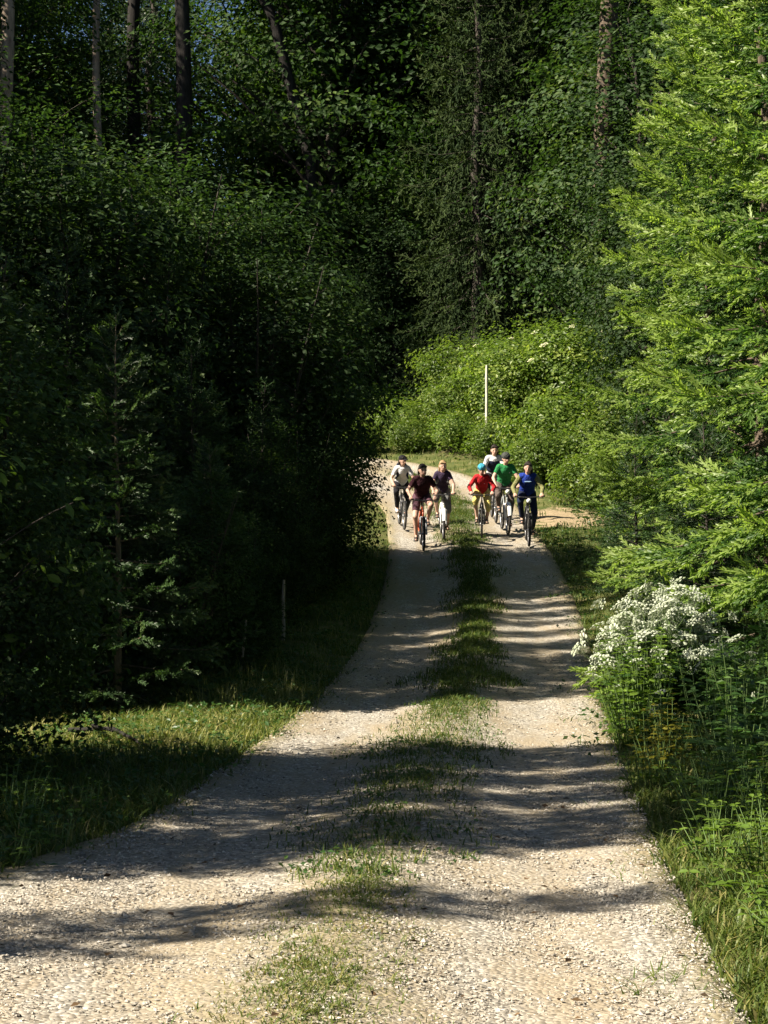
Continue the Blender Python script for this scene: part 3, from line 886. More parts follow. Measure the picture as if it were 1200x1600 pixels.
R1 = along(42000, 5, 14, HALF - .1, HALF + 1.5, 6, clump=.05)
R2 = along(15000, 14, 38, HALF - .12, HALF + 1.6, 7, clump=.1)
blades('grass', 'rank grass of the right verge', R2, .04, .17, .005, 'grass', 1.5, (.52, .2), 4)
blades('grass', 'bright grass of the right verge close to the camera', R1, .03, .13, .0042, 'grass', 1.5, (.62, .2), 14)
E1 = np.concatenate([along(2600, 6, 34, HALF - .5, HALF + .05, 61, 'road', lambda y, d: .5 + .5 * np.sin(y * 3.3) * np.sin(y * 1.1), .05), along(2600, 11, 34, -HALF - .05, -HALF + .5, 62, 'road', lambda y, d: .5 + .5 * np.sin(y * 2.9 + 1) * np.sin(y * 1.3), .05)])
blades('grass', 'stray grass tufts creeping into the gravel edges', E1, .02, .10, .004, 'grass', 1.5, (.55, .2), 15)
F1 = along(12000, 36, 54, -HALF - 3, -HALF + .1, 8, clump=.15)
F2 = along(16000, 36, 60, HALF - .05, HALF + 3.2, 9, clump=.15)
keep = rng.random(len(F2)) > 1.2 * np.exp(-((F2[:, 0] - 3.75) / .8) ** 2 - ((F2[:, 1] - 39.8) / 1.9) ** 2)
blades('grass', 'sunlit grass edging the bend behind the riders', np.concatenate([F1, F2[keep]]), .05, .18, .008, 'grass', .7, (.55, .2), 5)
S1 = along(420, 17.5, 21, -HALF - 1.2, -HALF - .02, 10, clump=.08)
blades('grass', 'pale seeding grass stalks on the sunlit left verge', S1, .12, .36, .003, 'dry_grass', .45, (.5, .25), 6)
S2 = along(18000, 14.8, 20.5, -HALF - 2.3, -HALF + .05, 16, clump=.07)
blades('grass', 'straw-coloured sunlit turf on the left verge', S2, .04, .12, .005, 'dry_grass', 1.3, (.4, .25), 9)

# dead leaves and twigs on the gravel
def litter():
    r = np.random.default_rng(77)
    n = 420
    y = 5.5 + 24 * r.random(n) ** 1.6
    d = r.uniform(-1, 1, n); d = np.where(d < 0, d * half_l(y), d * HALF)
    x = np.interp(y, _cy[:300], _cx[:300]) + d
    P = np.column_stack([x, y, zc(y) + cross_z(d) + .012])
    a = r.uniform(0, 2 * PI, n)
    D_ = np.column_stack([np.cos(a), np.sin(a), r.normal(0, .2, n)])
    g = Geo()
    scatter(g, LEAF_FAR[0], LEAF_FAR[1], frames(D_, np.tile((0, 0, 1.), (n, 1)) + r.normal(0, .4, (n, 3))), P, r.uniform(.02, .05, n), r.random(n))
    return g.mesh('leaf_litter', 'litter')
tag(obj('leaf_litter', litter()), 'dead brown leaves scattered over the gravel', 'leaf litter', None, 'stuff')
# broad small leaves in the turf
def turf_leaves(name, label, P, mat, leaf_len, seed, h=.05):
    r = np.random.default_rng(seed)
    g = Geo()
    P = P.copy(); P[:, 2] += h * r.random(len(P)) + .01
    leaves_on(g, P, .05, 5, LEAF_FAR, leaf_len, r, .35, 1.0, .5)
    tag(obj(name, g.mesh(name, mat)), label, 'weeds', None, 'stuff')
turf_leaves('weeds', 'small broad weeds in the centre strip', np.concatenate([C2[::24], C3[::20]]), 'herb', .035, 1, .03)
turf_leaves('weeds', 'small broad weeds in the left verge', np.concatenate([L1[::18], L2[::18]]), 'herb', .05, 2, .12)
turf_leaves('weeds', 'small broad weeds in the right verge', np.concatenate([R2[::14]]), 'herb', .055, 3, .16)
# low ground cover under the trees
def cover(name, label, zone, n, seed, mat, leaf_len=.1, h=.3):
    r = np.random.default_rng(seed)
    x0, x1, y0, y1 = zone
    x = r.uniform(x0, x1, n); y = r.uniform(y0, y1, n)
    d = np.abs(road_dist(x, y))
    k = d > HALF + .9
    x, y = x[k], y[k]
    g = Geo()
    c = np.column_stack([x, y, gz(x, y) + h * r.random(len(x))])
    leaves_on(g, c, .16, 9, LEAF_FAR, leaf_len, r, .6, 1.0, .5)
    tag(obj(name, g.mesh(name, mat)), label, 'undergrowth', None, 'stuff')
cover('undergrowth', 'dark undergrowth leaves beneath the left thicket', (-7, 0, 19.5, 34), 1500, 3, 'thicket', .09, .35)
cover('undergrowth', 'dark undergrowth beneath the spruces on the right', (2, 8, 15, 45), 2200, 4, 'thicket', .09, .45)
cover('undergrowth', 'bright leafy growth between the shrubs of the bank', (-2.5, 6.5, 46, 54.5), 1500, 8, 'bank', .11, .7)
cover('undergrowth', 'undergrowth on the forest floor behind the bend', (-14, 12, 55, 72), 3000, 5, 'beech', .16, .8)

# ------------------------------------------------------------------ wild flowers and herbs
def umbel_mesh(seed, mat):
    r = np.random.default_rng(seed)
    g = Geo()
    n = 13
    for i in range(n):
        q = math.sqrt((i + .3) / n)
        a = i * 2.39996
        c = np.array([q * math.cos(a), q * math.sin(a), .28 * (1 - q * q) + r.uniform(-.04, .04)])
        rr = r.uniform(.17, .27)
        k = 6
        an = np.arange(k) * 2 * PI / k + r.uniform(0, 1)
        ring = c + np.column_stack([np.cos(an) * rr * r.uniform(.7, 1.2, k), np.sin(an) * rr * r.uniform(.7, 1.2, k), r.uniform(-.10, .0, k)])
        V = np.vstack([c + (0, 0, .07), ring])
        T = [(0, 1 + j, 1 + (j + 1) % k) for j in range(k)]
        g.add(V, T, r.uniform(0, 1))
        tubes(g, np.array([(0, 0, -.75), c * .5 + (0, 0, -.3), c]), np.array([.02, .015, .012]), 3, 0.0)
    return g.mesh('umbel', mat)
UMB = [umbel_mesh(i, 'umbel') for i in range(3)]
ELD = [umbel_mesh(i + 9, 'elder_umbel') for i in range(2)]

def fern_leaf(g, P, d, up, L, r, pairs=6, leaf_len=.06, tint=.5):
    """feathery leaf: leaflets in pairs along a midrib"""
    t = np.linspace(.2, 1, pairs)
    side = np.cross(up, d)
    for sg in (-1, 1):
        pos = P + d * (t * L)[:, None] + np.array([0, 0, -1]) * (.25 * L * t ** 2)[:, None]
        dirs = unit(d * .55 + side * sg + r.normal(0, .15, (pairs, 3)))
        scatter(g, LEAF_NEAR[0], LEAF_NEAR[1], frames(dirs, np.tile(up, (pairs, 1)) + r.normal(0, .3, (pairs, 3))), pos, L * .5 * (1.15 - t * .8) + leaf_len * .3, np.clip(tint + r.normal(0, .15, pairs), 0, 1))

def parsley(label, x, y, H, W, n_st, n_umb, seed, us=.055, group=None):
    r = np.random.default_rng(seed)
    o = thing('cow_parsley', label, 'wild flower', (x, y, g1(x, y)), 0, group)
    st, lf = Geo(), Geo()
    heads = []
    for i in range(n_st):
        a = r.uniform(0, 2 * PI); q = math.sqrt(r.random())
        top = np.array([W * q * math.cos(a), W * q * math.sin(a), H * (1.02 - (.42 if n_st < 20 else .62) * q ** 2.5) * r.uniform(.80, 1.05)])
        b = np.array([top[0] * .35, top[1] * .35, -.03])
        t = np.linspace(0, 1, 6)[:, None]
        P = b * (1 - t) + top * t + np.array([0, 0, 1]) * (.08 * np.sin(t * PI)) * H
        tubes(st, P, np.linspace(.006, .0025, 6), 4)
        heads.append((top, np.array([top[0] * .5, top[1] * .5, 1.0])))
        k = max(0, int(round(n_umb / n_st)) - 1)
        for j in range(k):
            u = r.uniform(.55, .92)
            p = np.array([np.interp(u, t[:, 0], P[:, c]) for c in range(3)])
            e = p + np.array([r.normal(0, .13), r.normal(0, .13), r.uniform(.08, .24)])
            tubes(st, np.array([p, (p + e) / 2 + (0, 0, -.01), e]), np.array([.003, .0025, .002]), 3)
            heads.append((e, e - p))
        for j in range(4):
            u = r.uniform(.1, .75)
            p = np.array([np.interp(u, t[:, 0], P[:, c]) for c in range(3)])
            az = r.uniform(0, 2 * PI)
            fern_leaf(lf, p, unit(np.array([math.cos(az), math.sin(az), .35])), np.array([0, 0, 1.]), r.uniform(.14, .28), r)
    obj('stem', st.mesh('parsley stems', 'stem', True), o)
    obj('foliage', lf.mesh('parsley leaves', 'herb'), o)
    for i, (p, n) in enumerate(heads):
        u = obj('umbel', UMB[i % 3], o)
        s = us * r.uniform(.7, 1.3)
        u.location = p
        u.scale = (s, s, s)
        nv = Vector(unit(n + r.normal(0, .25, 3) * np.linalg.norm(n)))
        u.rotation_euler = nv.to_track_quat('Z', 'Y').to_euler()
    return o
parsley('big round clump of white cow parsley at the right track edge', 2.45, 17.0, 1.25, .64, 70, 250, 5, .066)
parsley('few white umbels rising from nettles just below the big cow parsley clump', 2.75, 15.2, .95, .30, 6, 12, 6, .05)
parsley('single small white umbel low among the yellowing herbs', 2.12, 14.6, .62, .08, 2, 3, 7, .042)
parsley('small cow parsley at the right picture edge over the rank grass', 2.95, 13.4, .72, .15, 4, 7, 8, .042)

def herb(label, x, y, H, W, n_st, leaf_len, mat, seed, group=None, name='nettle_plant', ang=.9):
    r = np.random.default_rng(seed)
    o = thing(name, label, 'plant', (x, y, g1(x, y)), 0, group)
    st, lf = Geo(), Geo()
    for i in range(n_st):
        a = r.uniform(0, 2 * PI); q = math.sqrt(r.random()) * W
        b = np.array([q * math.cos(a) * .6, q * math.sin(a) * .6, -.02])
        h = H * r.uniform(.6, 1.05)
        e = np.array([q * math.cos(a) + r.normal(0, .06), q * math.sin(a) + r.normal(0, .06), h])
        t = np.linspace(0, 1, 5)[:, None]
        P = b * (1 - t) + e * t
        tubes(st, P, np.linspace(.005, .002, 5), 4)
        k = max(3, int(h / (leaf_len * .75)))
        u = np.linspace(.12, 1, k)
        pos = np.stack([np.interp(u, t[:, 0], P[:, c]) for c in range(3)], 1)
        for sg in (0, PI):
            az = np.arange(k) * (PI / 2 + .2) + sg + r.uniform(0, 6) * 0 + i
            d = unit(np.column_stack([np.cos(az), np.sin(az), np.full(k, .35) - ang * .5 * r.random(k)]))
            scatter(lf, LEAF_NEAR[0], LEAF_NEAR[1], frames(d, np.tile((0, 0, 1.), (k, 1)) + r.normal(0, .25, (k, 3))), pos, leaf_len * (1.1 - .55 * u) * r.uniform(.8, 1.25, k), np.clip(.45 + .25 * u + r.normal(0, .18, k), 0, 1))
    obj('stem', st.mesh('herb stems', 'stem', True), o)
    obj('foliage', lf.mesh('herb leaves', mat), o)
    return o
herb('bright lime-green leafy herb below the big cow parsley clump', 2.2, 16.3, .9, .38, 52, .10, 'lime_herb', 1, name='lime_herb')
herb('lime-green herb leaning over the gravel beside the sunlit strip', 2.05, 15.7, .52, .24, 24, .09, 'lime_herb', 2, name='lime_herb')
herb('yellowing leafy plant low on the right verge', 2.05, 14.1, .5, .25, 22, .09, 'yellow_herb', 3, name='yellow_plant')
herb('second yellow-green plant at the gravel edge below the yellowing one', 1.9, 13.2, .4, .22, 18, .08, 'yellow_herb', 4, name='yellow_plant')
nettles = []
for i, (x, y, H) in enumerate(((2.55, 14.9, .85), (2.75, 14.2, .9), (2.45, 13.5, .7), (2.85, 13.1, .85), (2.35, 12.6, .6), (2.7, 12.2, .75), (2.2, 12.0, .45), (3.1, 14.9, 1.0), (2.95, 15.8, 1.0), (3.3, 13.8, .95), (2.05, 11.5, .35), (2.5, 11.5, .5))):
    nettles.append(herb('nettle with paired leaves in the dark herb bed on the right', x, y, H, .26, 13, .135, 'herb', 20 + i, 'nettles in the right herb bed'))
number(nettles, 'nettle with paired leaves in the right herb bed, %s from the left')
feet = []
for i, (x, y, H) in enumerate(((2.9, 18.4, .8), (3.05, 20.2, .8), (3.1, 22.5, .7), (3.2, 24.6, .6), (3.4, 30.5, .6), (3.5, 33.2, .6))):
    feet.append(herb('dark leafy herb at the foot of the spruces along the right edge', x, y, H, .4, 14, .11, 'herb', 40 + i, 'herbs at the foot of the right spruces'))
number(feet, 'dark leafy herb at the foot of the right spruces, %s from the left')
lows = []
for i, (x, y, H) in enumerate(((-2.0, 10.6, .26), (-1.78, 10.1, .2), (-2.12, 11.2, .3), (-1.75, 11.3, .22), (-1.9, 9.6, .2))):
    lows.append(herb('low bright herb in the lit grass at the lower left edge', x, y, H, .2, 12, .07, 'lime_herb', 60 + i, 'herbs at the lower left edge', 'verge_herb'))
number(lows, 'low bright herb in the lower left grass, %s from the left')

lush = []
for i, (x, y, H) in enumerate(((1.62, 8.6, .16), (1.85, 9.0, .22), (1.7, 9.6, .20), (2.0, 9.9, .28), (1.78, 10.3, .22), (2.15, 10.7, .34), (1.9, 11.0, .26), (2.3, 11.4, .4), (1.95, 11.9, .3), (1.75, 12.6, .26), (2.1, 8.3, .22), (1.6, 7.6, .14), (1.9, 7.4, .2), (1.72, 8.1, .16))):
    lush.append(herb('lush herb', x, y, H, .24, 22, .085, 'lime_herb', 80 + i, 'lush herbs at the lower right edge', 'verge_herb'))
number(lush, 'low bright leafy herb at the lower right edge, %s from the left')
# elder bushes on the bank with cream flower heads
def elder(label, x, y, s, heads, seed):
    r = np.random.default_rng(seed)
    o = plant('shrub', 'elder_bush', label, 'shrub', x, y, s, 0.3 * seed)
    for i in range(heads):
        az = r.uniform(-PI * .95, -.05) - .3 * seed
        el = r.uniform(.1, 1.2)
        p = np.array([1.5 * math.cos(az) * math.cos(el), 1.5 * math.sin(az) * math.cos(el), 1.3 + 1.35 * math.sin(el)])
        u = obj('flower_head', ELD[i % 2], o)
        u.location = p
        k = r.uniform(.07, .11)
        u.scale = (k, k, k)
        n = Vector((p[0] * .5, p[1] * .5, 1.0))
        u.rotation_euler = n.to_track_quat('Z', 'Y').to_euler()
    return o
elder('elder bush with cream flower heads beside the pale post', 3.3, 51.0, 1.0, 4, 1)
elder('elder bush with cream flower heads against the dark spruce', 5.0, 50.2, 1.1, 5, 2)

# posts and sticks
def post(name, label, x, y, h, r0, mat, tilt=(0, 0), cat='post'):
    g = Geo()
    zz = np.linspace(-.15, h, 9)
    P = np.column_stack([tilt[0] * zz + .004 * np.sin(zz * 9), tilt[1] * zz, zz])
    rr = r0 * (1 - .12 * zz / h) * (1 + .06 * np.sin(zz * 17))
    rr[-1] *= .75
    tubes(g, P, rr, 8, cap=True)
    me = g.mesh(name, mat, False)
    o = obj(name, me, None, (x, y, g1(x, y)))
    return tag(o, label, cat)
post('wooden_stake', 'thin grey stake standing in the dark left verge', -1.29, 24.6, .78, .024, 'stake', (.01, 0))
post('wooden_stake', 'short slanting stake left of the thin grey one, in deep shade', -1.62, 21.6, .62, .018, 'stake', (.12, 0))
o = post('marker_post', 'slender pale post rising from the bank shrubs behind the riders', 2.62, 48.9, 2.35, .042, 'post_pale')
g = Geo()
for k, P in enumerate(([(-2.6, 15.9, .12), (-2.2, 15.6, .16), (-1.9, 15.0, .10), (-1.65, 14.7, .05)], [(-2.35, 15.7, .15), (-2.3, 15.2, .22), (-2.1, 14.9, .2)])):
    tubes(g, np.array(P), np.linspace(.022, .007, len(P)), 6)
tag(obj('fallen_branch', g.mesh('fallen branch', 'bark_shaded', True)), 'forked fallen branch lying across the shaded left verge', 'branch')

# ------------------------------------------------------------------ bicycles
def flat_mat(name, col, rough=.6, spec=.3, metal=0.0):
    if name not in M:
        M[name] = plain(name, col, rough, spec, metal, .12, 25)
    return name
flat_mat('tyre rubber', (.025, .024, .023), .85, .2)
flat_mat('rim metal', (.35, .35, .36), .35, .5, .8)
flat_mat('black metal', (.03, .03, .032), .4, .5)
flat_mat('saddle cover', (.02, .02, .02), .6, .3)
flat_mat('lamp glass', (.85, .85, .82), .2, .5)

def tube_obj(name, paths, r, mat, parent, sides=8):
    g = Geo()
    for p in paths:
        p = np.array(p, float)
        rr = np.broadcast_to(np.asarray(r if not isinstance(r, list) else r, float), (len(p),))
        tubes(g, p, rr, sides, cap=True)
    return obj(name, g.mesh(name, mat, True), parent)

def ring_mesh(name, R, prof, mat, seg=40):
    """revolve the profile (radius offset, x) about the x axis"""
    prof = np.array(prof, float)
    k = len(prof)
    a = np.arange(seg) * 2 * PI / seg
    V = np.stack([np.broadcast_to(prof[None, :, 1], (seg, k)), (R + prof[None, :, 0]) * np.cos(a)[:, None], (R + prof[None, :, 0]) * np.sin(a)[:, None]], -1)
    I = np.arange(seg * k).reshape(seg, k)
    A, B = I, np.roll(I, -1, 1)
    C_, D_ = np.roll(I, -1, 0), np.roll(np.roll(I, -1, 0), -1, 1)
    T = np.concatenate([np.stack([A, B, D_], -1).reshape(-1, 3), np.stack([A, D_, C_], -1).reshape(-1, 3)])
    return mesh_from(name, V.reshape(-1, 3), T, mat, None, True)
_t = np.arange(8) * 2 * PI / 8
TYRE = ring_mesh('tyre', .325, [(.024 * math.cos(q), .024 * math.sin(q)) for q in _t], 'tyre rubber')
RIM = ring_mesh('rim', .295, [(-.012, -.012), (.010, -.013), (.010, .013), (-.012, .012)], 'rim metal')
def spokes_mesh():
    g = Geo()
    for i in range(28):
        a = i * 2 * PI / 28
        s = .03 if i % 2 else -.03
        tubes(g, np.array([(s, .025 * math.cos(a + .6), .025 * math.sin(a + .6)), (0, .29 * math.cos(a), .29 * math.sin(a))]), np.array([.0016, .0016]), 3)
    tubes(g, np.array([(-.05, 0, 0), (-.03, 0, 0), (.03, 0, 0), (.05, 0, 0)]), np.array([.012, .024, .024, .012]), 10, cap=True)
    return g.mesh('wheel spokes', 'rim metal', True)
SPOKES = spokes_mesh()
BB = np.array([0, 0, .29])
def pedal_pos(side, ph):
    a = ph if side > 0 else ph + PI
    return np.array([side * .125, .168 * math.cos(a), .29 + .168 * math.sin(a)])

def bicycle(label, T, frame_mat, ph, lamp=False, fork_mat=None, wide=.33, guard=None):
    o = obj('bicycle', None)
    o.matrix_world = T
    tag(o, label, 'bicycle', 'bicycles of the riders')
    st, hd0, hd1 = (0, -.19, .80), (0, .43, .60), (0, .39, .80)
    fr = tube_obj('frame', [[BB, (0, -.19, .80)], [st, hd1], [BB, hd0], [hd0, hd1]] + [[(.03 * s, -.01, .29), (.065 * s, -.43, .345)] for s in (-1, 1)] + [[(.02 * s, -.185, .74), (.06 * s, -.43, .345)] for s in (-1, 1)], .020, frame_mat, o)
    tube_obj('seatpost', [[(0, -.19, .79), (0, -.215, .92)]], .014, 'black metal', o)
    fk = tube_obj('fork', [[(.055 * s, .46, .66), (.06 * s, .50, .55), (.06 * s, .645, .33)] for s in (-1, 1)] + [[(-.06, .46, .66), (.06, .46, .66)], [(0, .44, .60), (0, .46, .66)]], .019, fork_mat or frame_mat, o)
    hb = tube_obj('handlebar', [[(0, .39, .80), (0, .38, .93), (0, .44, .99)], [(-wide, .37, 1.015), (-.15, .43, 1.0), (0, .445, .99), (.15, .43, 1.0), (wide, .37, 1.015)]], .014, 'black metal', o)
    for s in (-1, 1):
        tube_obj('grip', [[(s * (wide - .11), .40, 1.01), (s * wide * 1.02, .368, 1.017)]], .018, 'tyre rubber', hb)
        tube_obj('brake_lever', [[(s * (wide - .13), .41, 1.005), (s * (wide - .10), .47, .985), (s * (wide - .03), .46, .98)]], .006, 'black metal', hb, 5)
    g = Geo()
    sp = np.array([(0, -.36, .955), (0, -.30, .96), (0, -.22, .95), (0, -.12, .945), (0, -.06, .94)])
    tubes(g, sp, np.array([.05, .075, .055, .028, .016]), 10, cap=True)
    me = g.mesh('saddle', 'saddle cover', True)
    v = np.empty(len(me.vertices) * 3, np.float32); me.vertices.foreach_get('co', v); v = v.reshape(-1, 3)
    v[:, 2] = .95 + (v[:, 2] - .95) * .45
    me.vertices.foreach_set('co', v.ravel())
    obj('saddle', me, o)
    for y in (-.43, .65):
        w = obj('wheel', SPOKES, o, (0, y, .345))
        obj('tyre', TYRE, w)
        obj('rim', RIM, w)
    L, R_ = pedal_pos(-1, ph), pedal_pos(1, ph)
    g = Geo()
    for s, p in ((-1, L), (1, R_)):
        tubes(g, np.array([(s * .07, 0, .29), (s * .075, p[1], p[2])]), np.array([.014, .010]), 6, cap=True)
    tubes(g, np.array([(-.08, 0, .29), (.08, 0, .29)]), np.array([.018, .018]), 8, cap=True)
    a = np.arange(24) * 2 * PI / 24
    V = np.vstack([[(.05, 0, .29)], np.column_stack([np.full(24, .05), .095 * np.cos(a), .29 + .095 * np.sin(a)]), np.column_stack([np.full(24, .054), .095 * np.cos(a), .29 + .095 * np.sin(a)]), [(.054, 0, .29)]])
    T_ = [(0, 1 + i, 1 + (i + 1) % 24) for i in range(24)] + [(49, 25 + (i + 1) % 24, 25 + i) for i in range(24)] + [(1 + i, 25 + i, 25 + (i + 1) % 24) for i in range(24)] + [(1 + i, 25 + (i + 1) % 24, 1 + (i + 1) % 24) for i in range(24)]
    g.add(V, T_)
    ck = obj('crank', g.mesh('crank', 'black metal', True), o)
    for s, p in ((-1, L), (1, R_)):
        tube_obj('pedal', [[(p[0] - .045, p[1], p[2]), (p[0] + .045, p[1], p[2])]], .022, 'black metal', ck, 6)
    if lamp:
        tube_obj('headlamp', [[(0, .47, .93), (0, .51, .93), (0, .535, .93)]], np.array([.03, .05, .045]), 'lamp glass', o, 12)
    if guard:
        # broad mudguard arch over the front wheel
        a = np.linspace(.35, 2.2, 12)
        g = Geo()
        prof = []
        for q in a:
            c = np.array([0, .65 + .375 * math.cos(q), .345 + .375 * math.sin(q)])
            for x, dr in ((-.045, -.03), (-.03, .0), (.03, .0), (.045, -.03)):
                prof.append((x, c[1] + dr * math.cos(q), c[2] + dr * math.sin(q)))
        I = np.arange(48).reshape(12, 4)
        Tt = np.concatenate([np.stack([I[:-1, :-1], I[:-1, 1:], I[1:, 1:]], -1).reshape(-1, 3), np.stack([I[:-1, :-1], I[1:, 1:], I[1:, :-1]], -1).reshape(-1, 3)])
        g.add(np.array(prof), Tt)
        obj('mudguard', g.mesh('mudguard', guard, True), o)
    return o

# ------------------------------------------------------------------ riders
def cap_geo(g, a, b, ra, rb, n=12, m=5, sx=1.0):
    """closed tapered capsule from a to b"""
    a, b = np.array(a, float), np.array(b, float)
    d = b - a
    L = np.linalg.norm(d)
    x = d / max(L, 1e-6)
    up = np.array([1., 0, 0]) if abs(x[0]) < .9 else np.array([0, 1., 0])
    y = np.cross(up, x); y /= np.linalg.norm(y)
    z = np.cross(x, y)        # close to the lateral axis when the limb lies in the y-z plane
    P, R = [], []
    for q in np.linspace(-PI / 2 + .08, 0, m):
        P.append(ra * math.sin(q)); R.append(ra * math.cos(q))
    for q in np.linspace(0, PI / 2 - .08, m):
        P.append(L + rb * math.sin(q)); R.append(rb * math.cos(q))
    P, R = np.array(P), np.array(R)
    t = np.arange(n) * 2 * PI / n
    ring = y[None] * np.cos(t)[:, None] + z[None] * np.sin(t)[:, None] * sx
    V = a + x * P[:, None, None] + ring[None] * R[:, None, None]
    k = len(P)
    V = V.reshape(-1, 3)
    I = np.arange(k * n).reshape(k, n)
    A, B = I[:-1], np.roll(I[:-1], -1, 1)
    C_, D_ = I[1:], np.roll(I[1:], -1, 1)
    T = np.concatenate([np.stack([A, B, D_], -1).reshape(-1, 3), np.stack([A, D_, C_], -1).reshape(-1, 3)])
    V = np.vstack([V, a - x * ra, b + x * rb])
    c0, c1 = k * n, k * n + 1
    T = np.vstack([T, [(c0, (i + 1) % n, i) for i in range(n)], [(c1, (k - 1) * n + i, (k - 1) * n + (i + 1) % n) for i in range(n)]])
    g.add(V, T)

def ell_geo(g, c, r, rot=None, n=16, m=10):
    th = np.linspace(0, PI, m + 1)[1:-1]
    ph = np.arange(n) * 2 * PI / n
    V = np.stack([np.sin(th)[:, None] * np.cos(ph)[None], np.sin(th)[:, None] * np.sin(ph)[None], np.broadcast_to(np.cos(th)[:, None], (m - 1, n))], -1).reshape(-1, 3)
    V = np.vstack([V, (0, 0, 1), (0, 0, -1)]) * np.array(r)
    if rot is not None:
        V = V @ np.array(rot).T
    I = np.arange((m - 1) * n).reshape(m - 1, n)
    A, B = I[:-1], np.roll(I[:-1], -1, 1)
    C_, D_ = I[1:], np.roll(I[1:], -1, 1)
    T = np.concatenate([np.stack([A, C_, D_], -1).reshape(-1, 3), np.stack([A, D_, B], -1).reshape(-1, 3)])
    t0, t1 = (m - 1) * n, (m - 1) * n + 1
    T = np.vstack([T, [(t0, i, (i + 1) % n) for i in range(n)], [(t1, (m - 2) * n + (i + 1) % n, (m - 2) * n + i) for i in range(n)]])
    g.add(V + np.array(c), T)

def fuse(g, name, mat, voxel=.009, smooth=5, keep=.4):
    """weld overlapping forms into one continuous skin"""
    me = g.mesh(name, None)
    o = bpy.data.objects.new('tmp', me)
    COL.objects.link(o)
    m = o.modifiers.new('r', 'REMESH'); m.mode = 'VOXEL'; m.voxel_size = voxel
    m = o.modifiers.new('s', 'SMOOTH'); m.iterations = smooth; m.factor = .5
    m = o.modifiers.new('d', 'DECIMATE'); m.ratio = keep
    dg = bpy.context.evaluated_depsgraph_get()
    out = bpy.data.meshes.new_from_object(o.evaluated_get(dg))
    out.name = name
    bpy.data.objects.remove(o)
    out.polygons.foreach_set('use_smooth', np.ones(len(out.polygons), bool))
    out.materials.clear()
    out.materials.append(M[mat])
    return out

def ik(a, b, l1, l2, pole):
    a, b = np.array(a, float), np.array(b, float)
    d = b - a
    D_ = np.linalg.norm(d)
    D_ = min(D_, (l1 + l2) * .995)
    x = d / np.linalg.norm(d)
    q = (l1 * l1 - l2 * l2 + D_ * D_) / (2 * D_)
    h = math.sqrt(max(l1 * l1 - q * q, 0))
    p = np.array(pole, float); p = p - x * p.dot(x); p /= np.linalg.norm(p)
    return a + x * q + p * h

flat_mat('skin', (.52, .33, .25), .55, .35)
flat_mat('skin tan', (.42, .26, .18), .55, .35)
flat_mat('dark hair', (.022, .016, .012), .6, .3)
flat_mat('brown hair', (.12, .075, .04), .55, .35)
flat_mat('blond hair', (.30, .20, .10), .55, .35)
flat_mat('eye', (.02, .015, .012), .3, .5)
flat_mat('lips', (.36, .16, .13), .5, .3)
flat_mat('shoe dark', (.03, .03, .032), .7, .2)
flat_mat('shoe white', (.7, .7, .68), .7, .2)

